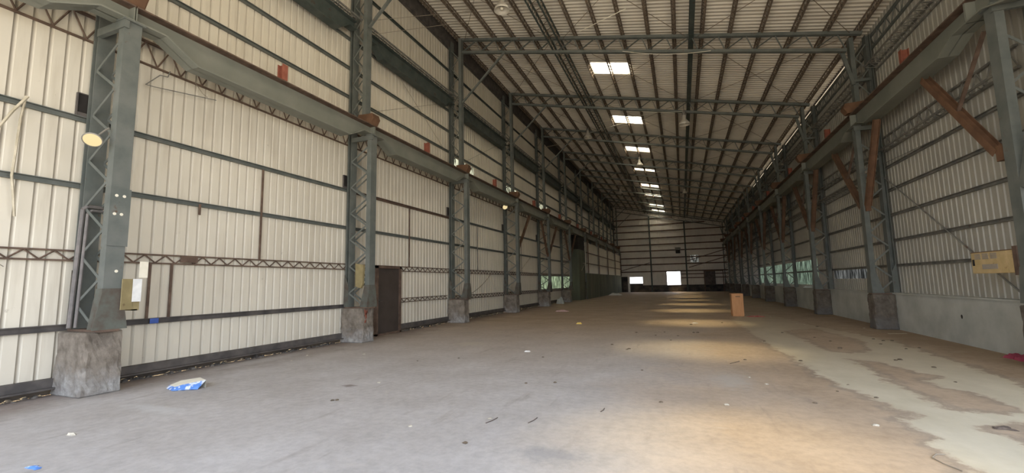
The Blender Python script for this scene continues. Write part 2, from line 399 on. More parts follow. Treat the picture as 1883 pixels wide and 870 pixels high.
    # two old pale splashes
    for (cx, cy, rx, ry, s, c) in ((0.62, 7.63, 0.36, 0.75, 0.55, (0.50, 0.47, 0.43)), (-5.3, 10.4, 0.5, 0.5, 0.8, (0.55, 0.50, 0.42)), (-6.6, 3.75, 0.8, 0.18, 0.55, (0.62, 0.62, 0.62)), (-1.2, 3.95, 0.45, 0.22, 0.5, (0.22, 0.23, 0.26)), (-8.55, 6.9, 0.35, 1.5, 0.6, (0.52, 0.50, 0.49)), (-5.0, 5.6, 0.16, 0.10, 0.8, (0.20, 0.16, 0.14))):
        ex = math_n(nt, 'MULTIPLY', math_n(nt, 'SUBTRACT', sp.outputs[0], cx), 1 / rx); ey = math_n(nt, 'MULTIPLY', math_n(nt, 'SUBTRACT', sp.outputs[1], cy), 1 / ry)
        rr = math_n(nt, 'SQRT', math_n(nt, 'ADD', math_n(nt, 'MULTIPLY', ex, ex), math_n(nt, 'MULTIPLY', ey, ey)))
        rr = math_n(nt, 'ADD', rr, math_n(nt, 'MULTIPLY', math_n(nt, 'SUBTRACT', noise(nt, wp, 5, 6, 0.7), 0.5), 2.0))
        ff = ramp(nt, rr, [(0.35, (s, s, s)), (0.95, (0, 0, 0))])
        col = mixc(nt, ff, col, c)
    nt.links.new(col, b.inputs['Base Color'])
    bp = nt.nodes.new('ShaderNodeBump'); bp.inputs['Strength'].default_value = 0.25; bp.inputs['Distance'].default_value = 0.015
    nt.links.new(noise(nt, wp, 7, 8, 0.65), bp.inputs['Height']); nt.links.new(bp.outputs[0], b.inputs['Normal'])
    me.materials.append(mt)
    struct(o, 'dusty concrete floor with dried cement wash')
build_floor()

# ------------------------------------------------------------------ corrugated sheets
PITCH = 0.2
PROF = [(0.0, 0.0), (0.145, 0.0), (0.147, -0.055), (0.162, -0.055)]   # flat pan then groove pressed outwards
RPROF = [(0.0, 0.0), (0.115, 0.0), (0.125, 0.05), (0.155, 0.05)]
def corr_line(a, b, PROF=PROF):
    """list of (t, offset) from a to b, phase locked to world"""
    out = []
    k = math.floor(a / PITCH) - 1
    while k * PITCH < b + PITCH:
        for t, o in PROF: out.append((k * PITCH + t, o))
        k += 1
    pts = [(t, o) for t, o in out if a < t < b]
    def off(t):
        for (t0, o0), (t1, o1) in zip(out[:-1], out[1:]):
            if t0 <= t <= t1: return o0 + (o1 - o0) * (t - t0) / max(t1 - t0, 1e-9)
        return 0
    return [(a, off(a))] + pts + [(b, off(b))]
def corr_wall(mb, X, s, y0, y1, z0, z1, zf=None):
    L = corr_line(y0, y1); n = len(mb.v)
    for t, o in L:
        mb.v.append((X + s * o, t, z0)); mb.v.append((X + s * o, t, z1))
    if not hasattr(mb, 'dark'): mb.dark = []
    for i in range(len(L) - 1):
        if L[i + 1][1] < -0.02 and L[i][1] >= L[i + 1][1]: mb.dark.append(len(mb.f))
        mb.f.append((n + 2 * i, n + 2 * i + 2, n + 2 * i + 3, n + 2 * i + 1))
def corr_end(mb, Y, x0, x1, z0, z1):
    L = corr_line(x0, x1); n = len(mb.v)
    for t, o in L:
        zz = z1(t) if callable(z1) else z1
        mb.v.append((t, Y - o, z0)); mb.v.append((t, Y - o, zz))
    for i in range(len(L) - 1):
        mb.f.append((n + 2 * i, n + 2 * i + 2, n + 2 * i + 3, n + 2 * i + 1))
def corr_roof(mb, y0, y1, x0, x1):
    L = corr_line(y0, y1, RPROF); n = len(mb.v)
    for t, o in L:
        mb.v.append((x0, t, zroof(x0) - o)); mb.v.append((x1, t, zroof(x1) - o))
    for i in range(len(L) - 1):
        mb.f.append((n + 2 * i, n + 2 * i + 2, n + 2 * i + 3, n + 2 * i + 1))
def sheet(mb, name, mat, label, thick=None):
    me = bpy.data.meshes.new(name); me.from_pydata(mb.v, [], mb.f); me.materials.append(mat)
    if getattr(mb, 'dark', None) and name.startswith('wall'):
        me.materials.append(M['groove_shade'])
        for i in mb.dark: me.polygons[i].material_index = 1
    o = bpy.data.objects.new(name, me); COL.objects.link(o)
    return struct(o, label)

mb = MB()
corr_wall(mb, XW, 1, YB, 16.4, 0.22, 12.75)
for a_, b_ in ((16.4, 18.4), (22.2, 24.4)):
    corr_wall(mb, XW, 1, a_, b_, 0.22, 6.35); corr_wall(mb, XW, 1, a_, b_, 7.15, 12.75)
corr_wall(mb, XW, 1, 18.4, 22.2, 0.22, 12.75); corr_wall(mb, XW, 1, 24.4, 28.2, 0.22, 12.75)
corr_wall(mb, XW, 1, 28.2, 37.3, 0.22, 1.12); corr_wall(mb, XW, 1, 28.2, 30.6, 2.05, 6.35); corr_wall(mb, XW, 1, 28.2, 30.6, 7.15, 12.75); corr_wall(mb, XW, 1, 30.6, 37.3, 2.05, 12.75)
corr_wall(mb, XW, 1, 37.3, YE, 0.22, 12.75)
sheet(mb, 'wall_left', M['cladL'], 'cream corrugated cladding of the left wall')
mb = MB(); corr_wall(mb, XW, 1, 28.2, 37.3, 1.12, 2.05)
sheet(mb, 'window_1', M['frp_green'], 'strip of translucent green cladding low in left wall')

for i_, (a_, b_) in enumerate(((16.4, 18.4), (22.2, 24.4), (28.2, 30.6))):
    mb = MB(); corr_wall(mb, XW, 1, a_, b_, 6.35, 7.15)
    sheet(mb, 'window_%d' % (14 + i_), M['frp_bright'], 'bright translucent patch just above the left crane girder, %s one' % ORD[i_ + 1])
mb = MB()
def rwall(y0, y1, zt, holes=()):
    z = 1.0
    for a, b in holes:
        corr_wall(mb, XR, -1, y0, y1, z, a); z = b
    corr_wall(mb, XR, -1, y0, y1, z, zt)
corr_wall(mb, XR, -1, YB, 5.3, 6.9, 9.75); rwall(5.3, 18.3, 9.75); rwall(18.3, 22.1, 9.22, [(1.50, 1.86)]); rwall(22.1, 24.4, 9.22); rwall(24.4, 41.0, 9.22, [(1.22, 2.45)])
rwall(41.0, YE, 9.75)
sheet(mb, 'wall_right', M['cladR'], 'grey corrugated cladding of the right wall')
mb = MB(); corr_wall(mb, XR, -1, 24.4, 41.0, 1.22, 2.45)
sheet(mb, 'window_2', M['frp_green'], 'strip of translucent green cladding far along right wall')
mb = MB(); corr_wall(mb, XR, -1, 18.3, 22.1, 1.50, 1.86)
sheet(mb, 'window_3', M['frp_white'], 'narrow whitish light strip above right dado wall')
# eave flashing above the daylight slit on the right
mb = MB(); mb.box(XR - 0.01, XR + 0.02, 18.3, 41.0, 9.31, 9.62)
struct(mb.obj('trim_1', M['gutter']), 'eave flashing over a thin daylight slit')

# roof with light openings
SKY = [(5.7, 6.7), (12.1, 13.1), (18.70, 19.70), (25.5, 26.55), (31.9, 32.8), (38.4, 39.0), (45.0, 46.0), (50.3, 51.2), (57.0, 58.2), (62.2, 63.0)]
SX0, SX1 = -3.32, -1.62
mb = MB()
corr_roof(mb, YB, YE + 0.3, -9.4, SX0); corr_roof(mb, YB, YE + 0.3, SX1, 6.5)
y = YB
for a, b in SKY:
    corr_roof(mb, y, a, SX0, SX1); y = b
corr_roof(mb, y, YE + 0.3, SX0, SX1)
sheet(mb, 'ceiling', M['roof'], 'sloping corrugated roof sheeting')
for i, (a, b) in enumerate(SKY):
    mb = MB(); corr_roof(mb, a, b, SX0, SX1)
    sheet(mb, 'window_%d' % (i + 4), M['skylight'], 'bright translucent roof light, %s in the row along the roof' % ORD[i + 1])

# end wall with two openings
mb = MB()
ztE = lambda x: zroof(x)
EZ = 0.95
corr_end(mb, YE, -9.1, -6.95, 2.2, ztE); corr_end(mb, YE, -6.95, -5.2, 2.12, ztE); corr_end(mb, YE, -5.2, -1.95, EZ, ztE)
corr_end(mb, YE, -1.95, -0.15, 2.82, ztE); corr_end(mb, YE, -0.15, 1.25, EZ, ztE); corr_end(mb, YE, 1.25, 2.25, EZ, 3.98); corr_end(mb, YE, 1.25, 2.25, 4.98, ztE); corr_end(mb, YE, 2.25, 6.04, EZ, ztE)
sheet(mb, 'wall_end', M['cladE'], 'corrugated cladding of the far end wall')
mb = MB()
mb.box(-9.1, -7.25, YE - 0.12, YE + 0.1, 0, 2.2)
mb.box(-6.95, -5.2, YE - 0.12, YE + 0.1, 0, 1.22)
mb.box(-5.2, 6.04, YE - 0.12, YE + 0.1, 0, EZ)
struct(mb.obj('wall_end_base', M['stone_dark']), 'dark stained masonry at the foot of the end wall')
for o_ in COL.objects:
    if o_.name == 'wall_end_base': o_.name = 'trim_2'
mb = MB(); mb.box(-7.25, -6.95, YE - 0.14, YE - 0.02, 0, 2.2)
struct(mb.obj('door_1', M['white']), 'pale blue-white door edge at the far left')
# ragged edges round the square opening
mb = MB(); mb.box(-2.03, -1.93, YE - 0.1, YE, 0.9, 2.9); mb.box(-0.17, -0.09, YE - 0.1, YE, 0.9, 2.9); mb.box(-2.03, -0.09, YE - 0.1, YE, 2.80, 2.88)
struct(mb.obj('window_20', M['lattice']), 'frame of the bright square opening in end wall')

mb = MB(); corr_end(mb, YB, -9.1, 6.04, 6.9, ztE)
sheet(mb, 'wall_front', M['cladR'], 'cladding above the open gate end behind the camera')
mb = MB().box(-9.08, -9.0, 1.0, YE, 12.02, 12.75)  # dark strip paints in the shade on the top wall sheets
struct(mb.obj('eave_shade_strip', M['gutter']), 'dark brown strip painting the shade under the left eave')
# dado wall on the right, added light-blocking curb under left cladding, plastered partition far left
mb = MB(); mb.box(5.84, 6.12, 5.3, YE, 0, 1.04); mb.box(5.80, 6.12, 5.3, YE, 1.04, 1.075)
struct(mb.obj('wall_right_dado', M['dado']), 'whitewashed low wall under the right cladding')
for o_ in COL.objects:
    if o_.name == 'wall_right_dado': o_.name = 'trim_3'
mb = MB(); mb.box(-9.45, -9.14, YB, YE, 0, 0.24)
struct(mb.obj('added_light_block_curb', M['stone_dark']), 'rough curb added to block light under the left cladding')
mb = MB(); mb.box(-8.22, -8.12, 39.75, YE, 0, 2.38)
struct(mb.obj('wall_partition', M['plaster_green']), 'green stained plaster partition far along left side')
bpy.data.objects['wall_partition'].name = 'wall_inner'
mb = MB(); corr_wall(mb, -8.20, 1, 39.75, YE, 2.38, 5.25)
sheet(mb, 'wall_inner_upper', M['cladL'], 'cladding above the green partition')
bpy.data.objects['wall_inner_upper'].name = 'wall_upper'
for z_, n_ in ((3.3, 'lower'), (4.3, 'upper')):
    tag(MB().box(-8.20, -8.13, 39.8, YE - 0.2, z_ - 0.04, z_ + 0.04).obj('partition_rail', M['lattice']), 'dark long rail across the far left partition cladding, %s one' % n_, 'rail')
for j_, y_ in enumerate((40.2, 45.9, 51.9, 57.9, 63.7)):
    tag(MB().box(-8.12, -8.04, y_, y_ + 0.12, 2.38, 5.62).obj('partition_post', M['lattice']), 'dark post on the far left partition cladding, %s along' % ORD[j_ + 1], 'post')
mb = MB(); mb.box(-9.1, -8.3, 37.25, 39.72, 0.0, 4.45)
struct(mb.obj('trim_5', M['plaster_green']), 'green plastered pier before the partition')
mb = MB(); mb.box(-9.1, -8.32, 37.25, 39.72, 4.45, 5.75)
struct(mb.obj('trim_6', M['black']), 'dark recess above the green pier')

# ------------------------------------------------------------------ pedestals
def pedestal_mesh(w, d, h, seed):
    import bmesh
    bm = bmesh.new(); bmesh.ops.create_cube(bm, size=1)
    for v in bm.verts: v.co = Vector((v.co.x * w, v.co.y * d, (v.co.z + 0.5) * h))
    bmesh.ops.bevel(bm, geom=bm.edges[:], offset=0.02, segments=1, affect='EDGES')
    bmesh.ops.subdivide_edges(bm, edges=[e for e in bm.edges if e.calc_length() > 0.15], cuts=9, use_grid_fill=True)
    rr = random.Random(seed)
    for v in bm.verts:
        f = 1 + 0.05 * (1 - v.co.z / h)
        v.co.x *= f; v.co.y *= f
        if 0.02 < v.co.z < h - 0.005:
            v.co += Vector((rr.uniform(-1, 1), rr.uniform(-1, 1), 0)) * 0.008
            if abs(v.co.x) > w * 0.45 and abs(v.co.y) > d * 0.42: v.co -= Vector((v.co.x, v.co.y, 0)).normalized() * rr.uniform(0, 0.03)
    me = bpy.data.meshes.new('concrete_pedestal'); bm.to_mesh(me); bm.free(); me.materials.append(M['pedestal' if seed % 3 == 2 else 'pedestal_brown']); return me
def pedestals():
    for side, w, d, h in ((-1, 0.74, 0.50, 0.94), (1, 0.54, 0.50, 1.03)):
        for k in range(1, 12):
            if side == 1 and k < 2: continue
            if side == -1 and k > 7: continue
            o = bpy.data.objects.new('concrete_pedestal', pedestal_mesh(w, d, h, k * 3 + side)); COL.objects.link(o)
            o.location = (-8.3 - w / 2, YK(k) + 0.25, 0) if side < 0 else (5.30 + w / 2, YK(k) + 0.56 - (0.5 if k == 2 else 0), 0)
            nm = ORD[k] if side < 0 else ORD[k - 1]
            tag(o, 'weathered concrete pedestal under the %s steel column of the %s wall' % (nm, 'left' if side < 0 else 'right'), 'pedestal', 'concrete pedestals along the %s side' % ('left' if side < 0 else 'right'))
pedestals()

# ------------------------------------------------------------------ laced columns
def build_bar(p, q, w=0.05, t=0.008, y=0):
    return MB().bar(p, q, t, w, up=(0, 1, 0))
def flat_bar(x0, z0, x1, z1, w=0.045, t=0.01):
    """flat bar lying in an XZ plane"""
    d = Vector((x1 - x0, 0, z1 - z0)).normalized(); n = Vector((-d.z, 0, d.x)) * (w / 2)
    a, b = Vector((x0, 0, z0)), Vector((x1, 0, z1))
    vs = [a - n, b - n, b + n, a + n]
    mb = MB(); vv = [v + Vector((0, -t / 2, 0)) for v in vs] + [v + Vector((0, t / 2, 0)) for v in vs]
    mb.add(vv, [(0, 1, 2, 3), (7, 6, 5, 4), (0, 4, 5, 1), (1, 5, 6, 2), (2, 6, 7, 3), (3, 7, 4, 0)])
    # upstand of the angle bar
    vv = [a - n, b - n, b - n + Vector((0, 0, 0)), a - n]
    return mb

def column_meshes(side):
    s = side                       # direction pointing away from the hall
    if side < 0: P = dict(i0=-0.13, i1=0.02, o0=0.60, o1=0.73, u0=0.12, u1=0.25, ztopc=5.96, zc=0.94, y0=0.12, y1=0.36, ug=6.24)
    else: P = dict(i0=0.03, i1=0.16, o0=0.54, o1=0.67, u0=0.12, u1=0.24, ztopc=6.28, zc=1.03, y0=0.43, y1=0.69, ug=6.70)
    X = lambda d: s * d
    yc = (P['y0'] + P['y1']) / 2
    ztopu = ztop(-8.3 - 0.2) - 0.05 if side < 0 else ztop(5.5) - 0.05
    zb = P['zc'] + 0.035
    out = {}
    m1 = MB(); m1.box(X(P['i0'] - 0.02), X(P['o1'] + 0.0), P['y0'] - 0.0, P['y1'] + 0.0, P['zc'], zb); out['base_plate'] = (m1, M['lattice'])
    # inner leg: wide plate facing the hall with two flanges turned back
    m2 = MB(); t = 0.016; zt = P['ztopc'] - 0.03
    m2.box(X(P['i0']), X(P['i0'] + t), P['y0'], P['y1'], zb, zt)
    m2.box(X(P['i0'] + t), X(P['i1']), P['y0'], P['y0'] + t, zb, zt)
    m2.box(X(P['i0'] + t), X(P['i1']), P['y1'] - t, P['y1'], zb, zt)
    out['inner_leg'] = (m2, M['green'])
    # outer leg: rolled I section to the roof
    m3 = MB(); w = P['o1'] - P['o0']
    m3.box(X(P['o0']), X(P['o0'] + t), P['y0'], P['y1'], zb, ztopu); m3.box(X(P['o1'] - t), X(P['o1']), P['y0'], P['y1'], zb, ztopu)
    m3.box(X(P['o0'] + t), X(P['o1'] - t), yc - 0.008, yc + 0.008, zb, ztopu)
    out['outer_leg'] = (m3, M['green'])
    # upper inner leg
    m4 = MB()
    m4.box(X(P['u0']), X(P['u0'] + t), yc - 0.11, yc + 0.11, P['ztopc'] + 0.0, ztopu)
    m4.box(X(P['u0'] + t), X(P['u1']), yc - 0.11, yc - 0.11 + t, P['ztopc'], ztopu); m4.box(X(P['u0'] + t), X(P['u1']), yc + 0.11 - t, yc + 0.11, P['ztopc'], ztopu)
    out['upper_leg'] = (m4, M['green'])
    # cap plate and cross channel at crane level
    m5 = MB(); m5.box(X(P['i0'] - 0.03), X(P['o0']), P['y0'] - 0.02, P['y0'] + 0.05, P['ztopc'] - 0.16, P['ztopc'] - 0.03)
    m5.box(X(P['i0'] - 0.05), X(P['i1'] + 0.03), P['y0'] - 0.03, P['y1'] + 0.03, P['ztopc'] - 0.03, P['ztopc'])
    out['cap_plate'] = (m5, M['green'])
    # flared foot gussets
    m6 = MB()
    zf = zb + 0.62; e = 0.13
    m6.prism([(P['y0'] - (0.10 if side < 0 else 0.04), zb), (P['y1'] + (0.10), zb), (P['y1'], zf), (P['y0'], zf)], 0, X(P['i0'] - 0.014), X(P['i0'] - 0.001))
    m6.prism([(X(P['i0'] - 0.01), zb), (X(P['i1'] + 0.16), zb), (X(P['i1']), zf), (X(P['i0'] - 0.01), zf)], 1, P['y0'] - 0.012, P['y0'])
    m6.prism([(X(P['o0'] - 0.0), zb), (X(P['o1'] + 0.02), zb), (X(P['o1']), zf + 0.3), (X(P['o0']), zf)], 1, P['y0'] - 0.012, P['y0'])
    out['foot_gusset'] = (m6, M['foot' if side < 0 else 'green'])
    # red oxide bracket that ties the column to the crane girder top
    m7 = MB()
    zg = P['ug']
    xa, xb = P['u1'] + 0.10, P['i0'] - (0.05 if side < 0 else 0.22)
    m7.prism([(X(xa), zg + 0.02), (X(xa), zg + 0.36), (X(xb + 0.02), zg + 0.34), (X(xb - 0.03), zg + 0.20), (X(xb + 0.08), zg + 0.02)], 1, yc - 0.15, yc - 0.135)
    m7.prism([(X(xa), zg + 0.02), (X(xa), zg + 0.36), (X(xb + 0.02), zg + 0.34), (X(xb - 0.03), zg + 0.20), (X(xb + 0.08), zg + 0.02)], 1, yc + 0.135, yc + 0.15)
    m7.prism([(X(xb + 0.02), zg + 0.34), (X(xb - 0.03), zg + 0.20), (X(xb + 0.08), zg + 0.02), (X(xb + 0.065), zg + 0.02), (X(xb - 0.015), zg + 0.20), (X(xb + 0.035), zg + 0.34)], 1, yc - 0.135, yc + 0.135)
    out['tie_bracket'] = (m7, M['rust'])
    return P, out, zb, ztopu, yc

def build_columns(side):
    P, parts, zb, ztopu, yc = column_meshes(side)
    s = side
    meshes = {n: a.mesh(n, b) for n, (a, b) in parts.items()}
    p = 0.385 if side < 0 else 0.47
    bu = flat_bar(s * P['i1'], 0, s * P['o0'], p if side < 0 else 0.36).mesh('lacing_bar', M['green'])
    bd = flat_bar(s * P['o0'], 0, s * P['i1'], p if side < 0 else 0.36).mesh('lacing_bar', M['green'])
    q = 0.42
    uu = flat_bar(s * P['u1'], 0, s * P['o0'], q, 0.035).mesh('lacing_bar', M['green'])
    ud = flat_bar(s * P['o0'], 0, s * P['u1'], q, 0.035).mesh('lacing_bar', M['green'])
    for k in range(1, 12):
        if side > 0 and k < 2: continue
        loc = ((-8.3, YK(k), 0) if side < 0 else (5.30, YK(k) - (0.5 if k == 2 else 0), 0))
        wall = 'left' if side < 0 else 'right'; n = ORD[k] if side < 0 else ORD[k - 1]
        if k == 1: extra = 'nearest, with a round flood lamp'
        else: extra = '%s from the camera' % n
        if k == 11: extra = 'farthest, in the corner of the end wall'
        r = empty('laced_column', loc, 'green laced twin-leg steel column on the %s side, %s' % (wall, extra), 'column', 'laced steel columns on the %s side' % wall)
        for nm, me in meshes.items():
            if k > 7 and side < 0 and nm in ('base_plate', 'foot_gusset'): continue
            o = bpy.data.objects.new(nm, me); COL.objects.link(o); o.parent = r
            if nm == 'tie_bracket': o['label'] = 'rusty brown tie bracket'
            if nm == 'inner_leg' and k > 7 and side < 0: o.location = (-0.02, 0, 0)
        faces = (P['y0'] + 0.02, P['y1'] - 0.02) if k <= 2 and side < 0 else (P['y0'] + 0.02,)
        if not (side < 0 and k > 7):
            nb = int((P['ztopc'] - 0.2 - zb) / p)
            for fi, fy in enumerate(faces):
                for j in range(nb):
                    o = bpy.data.objects.new('lacing_bar', bu if j % 2 == 0 else bd); COL.objects.link(o); o.parent = r; o.location = (0, fy, zb + j * p)
        z0 = P['ug'] + 0.1; nb = int((ztopu - 0.1 - z0) / q)
        for fi, fy in enumerate((yc - 0.10, yc + 0.10) if k <= 2 else (yc - 0.10,)):
            for j in range(nb):
                o = bpy.data.objects.new('lacing_bar', uu if j % 2 == 0 else ud); COL.objects.link(o); o.parent = r; o.location = (0, fy, z0 + j * q)
        if k == 1:
            mb = MB(); mb.box(0.131 * 1, 0.146, P['y0'] - 0.01, P['y1'] + 0.02, 2.25, 3.16)
            mb.obj('splice_plate', M['green'], r)
            bm_ = MB()
            for yy, zz in ((0.19, 3.04), (0.29, 3.04), (0.18, 2.75), (0.27, 2.75), (0.27, 1.86)):
                bm_.lathe((0.147 if zz > 2 else 0.13, yy, zz), [(0.0, 0.004), (0.022, 0.004), (0.024, 0.0)], 10, (1, 0, 0))
            bm_.obj('paint_patch', M['cream'], r, label='pale round marks')
build_columns(-1); build_columns(1)

# ------------------------------------------------------------------ crane girders with haunched ends
def girder_mesh(L, zt, zm, ze, cx, hw=0.18):
    """web + flanges, bottom flange rises at both ends"""
    mb = MB(); tf = 0.025
    bl = [(0.0, ze), (0.45, ze), (1.0, zm), (L - 1.0, zm), (L - 0.45, ze), (L, ze)]
    poly = bl + [(L, zt), (0, zt)]
    web = MB(); web.prism(poly, 0, cx - 0.008, cx + 0.008)
    top = MB(); top.box(cx - hw, cx + hw, 0, L, zt - tf, zt)
    bot = MB()
    for (y0, z0), (y1, z1) in zip(bl[:-1], bl[1:]):
        bot.add([(cx - hw, y0, z0), (cx + hw, y0, z0), (cx + hw, y1, z1), (cx - hw, y1, z1), (cx - hw, y0, z0 + tf), (cx + hw, y0, z0 + tf), (cx + hw, y1, z1 + tf), (cx - hw, y1, z1 + tf)],
                [(0, 3, 2, 1), (4, 5, 6, 7), (0, 1, 5, 4), (1, 2, 6, 5), (2, 3, 7, 6), (3, 0, 4, 7)])
    st = MB(); st.box(cx - hw + 0.02, cx + hw - 0.02, 0, 0.014, ze, zt - tf); st2 = MB().box(cx - hw + 0.02, cx + hw - 0.02, L - 0.014, L, ze, zt - tf)
    rail = MB(); rail.box(cx - 0.035, cx + 0.035, 0, L, zt, zt + 0.05)
    return [('web', web, M['greengirder']), ('top_flange', top, M['lattice']), ('bottom_flange', bot, M['greengirder']), ('end_plate', st, M['greengirder']), ('end_plate', st2, M['greengirder']), ('crane_rail', rail, M['lattice'])]
def bayname(k, wall):
    f = (lambda j: ORD[j]) if wall == 'left' else (lambda j: ORD[j - 1])
    if wall == 'left' and k == 0: return 'left of first column'
    if wall == 'right' and k == 1: return 'at upper right corner'
    return 'between %s and %s columns' % (f(k), f(k + 1))
for wall, cx, zt, zm, ze, yo in (('left', -8.32, 6.24, 5.66, 5.96, 0.25), ('right', 5.43, 6.70, 6.09, 6.28, 0.56)):
    parts = [(n, a.mesh(n, mt)) for n, a, mt in girder_mesh(5.98, zt, zm, ze, 0.0)]
    for k in range(0 if wall == 'left' else 1, 11):
        r = empty('crane_girder', (cx, YK(k) + yo + 0.01, 0), 'grey-green plate crane girder on the %s side, %s' % (wall, bayname(k, wall)), 'girder', 'crane girders on the %s side' % wall)
        for n, me in parts:
            o = bpy.data.objects.new(n, me); COL.objects.link(o); o.parent = r
            if n == 'crane_rail': o['label'] = 'brown rusty crane rail strip'
mk = MB().lathe((5.836, 12.9, 0.62), [(0.0, 0.002), (0.03, 0.001), (0.05, 0.0)], 9, (-1, 0, 0)); mk.v = [(x, 12.9 + (y - 12.9) * (1 + 0.4 * math.sin(9 * z)), z) for x, y, z in mk.v]
tag(mk.obj('dark_smudge', M['black']), 'dark smudge low on the whitewashed wall in the nearest right bay', 'stain')
rp_ = MB()
for i_ in range(14):
    rr_ = random.Random(i_); y_, z_ = 9.80 + rr_.uniform(0, 0.13), 0.50 + rr_.uniform(0, 0.4); w_ = rr_.uniform(0.015, 0.05)
    rp_.box(-8.285, -8.272, y_, y_ + w_, z_, z_ + w_ * 1.6)
tag(rp_.obj('red_paint_mark', M['redrust']), 'smeared red paint mark on the second left pedestal beside the door', 'stain')
# red stop brackets standing on the girders
def stub_mesh():
    mb = MB(); mb.box(-0.02, 0.14, -0.008, 0.008, 0, 0.36); mb.box(-0.02, -0.005, -0.07, 0.07, 0, 0.36); mb.box(0.125, 0.14, -0.07, 0.07, 0, 0.36); return mb
sm = stub_mesh().mesh('rail_bracket', M['redrust'])
for wall, x, z, base in (('left', -8.26, 6.24, 3.10), ('right', 5.30, 6.70, 3.6)):
    for k in range(1 if wall == 'left' else 2, 9):
        o = bpy.data.objects.new('rail_bracket', sm); COL.objects.link(o); o.location = (x, YK(k) + base - (0.5 if wall == 'right' else 0), z)
        tag(o, 'red stub bracket standing on %s crane girder, %s' % (wall, bayname(k, wall)), 'bracket', 'red stub brackets on the %s crane girder' % wall)
tm = MB().box(-0.22, 0.05, -0.04, 0.04, 0, 0.012).mesh('rail_clip', M['rail'])
for k in range(0, 6):
    for dy in (0.9, 2.25, 4.6):
        o = bpy.data.objects.new('rail_clip', tm); COL.objects.link(o); o.location = (-8.38, YK(k) + dy, 6.29); o.rotation_euler = (0, 0.25, 0.2)
        tag(o, 'thin grey clip on left crane girder, %s, %s clip' % (bayname(k, 'left'), {0.9: 'nearest', 2.25: 'middle', 4.6: 'farthest'}[dy]), 'clip', 'thin clips on the left crane girder')

# ------------------------------------------------------------------ upper box girder of the left wall with its lattice
def upper_girder_parts(L):
    w = MB(); w.prism([(0.4, 9.22), (0.75, 8.92), (L - 0.75, 8.92), (L - 0.4, 9.22), (L - 0.1, 9.22), (L - 0.1, 9.44), (0.1, 9.44), (0.1, 9.22)], 0, -0.006, 0.006)
    f = MB(); f.box(-0.13, 0.13, 0.1, L - 0.1, 9.44, 9.46)
    for (y0, z0), (y1, z1) in (((0.1, 9.20), (0.4, 9.20)), ((0.4, 9.20), (0.75, 8.90)), ((0.75, 8.90), (L - 0.75, 8.90)), ((L - 0.75, 8.90), (L - 0.4, 9.20)), ((L - 0.4, 9.20), (L - 0.1, 9.20))):
        f.add([(-0.13, y0, z0), (0.13, y0, z0), (0.13, y1, z1), (-0.13, y1, z1), (-0.13, y0, z0 + .02), (0.13, y0, z0 + .02), (0.13, y1, z1 + .02), (-0.13, y1, z1 + .02)],
              [(0, 3, 2, 1), (4, 5, 6, 7), (0, 1, 5, 4), (1, 2, 6, 5), (2, 3, 7, 6), (3, 0, 4, 7)])
    c = MB(); c.box(0.22, 0.26, 0.02, L, 9.50, 9.54); c.box(-0.02, 0.02, 0.02, L, 9.62, 9.66); c.box(-0.02, 0.02, 0.02, L, 9.46, 9.50)
    l = MB(); n = 30; dy = (L - 0.1) / n
    for i in range(n):
        a = (0.0, 0.05 + i * dy, 9.48) if i % 2 == 0 else (0.24, 0.05 + i * dy, 9.52)
        b = (0.24, 0.05 + (i + 1) * dy, 9.52) if i % 2 == 0 else (0.0, 0.05 + (i + 1) * dy, 9.48)
        l.tube(a, b, 0.011, 5)
        a = (0.0, 0.05 + i * dy, 9.48 if i % 2 == 0 else 9.64); b = (0.0, 0.05 + (i + 1) * dy, 9.64 if i % 2 == 0 else 9.48)
        l.tube(a, b, 0.010, 5)
    return [('web', w, M['darkgreen']), ('flanges', f, M['darkgreen']), ('lattice_chords', c, M['rail']), ('lattice_rod', l, M['rail'])]
ugp = [(n, a.mesh(n, mt)) for n, a, mt in upper_girder_parts(5.6)]
for k in range(1, 11):
    r = empty('upper_wall_girder', (-8.76, YK(k) + 0.45, 0), 'dark deep plate girder high on the left wall, %s' % bayname(k, 'left'), 'girder', 'dark girders high on the left wall')
    for n, me in ugp:
        o = bpy.data.objects.new(n, me); COL.objects.link(o); o.parent = r

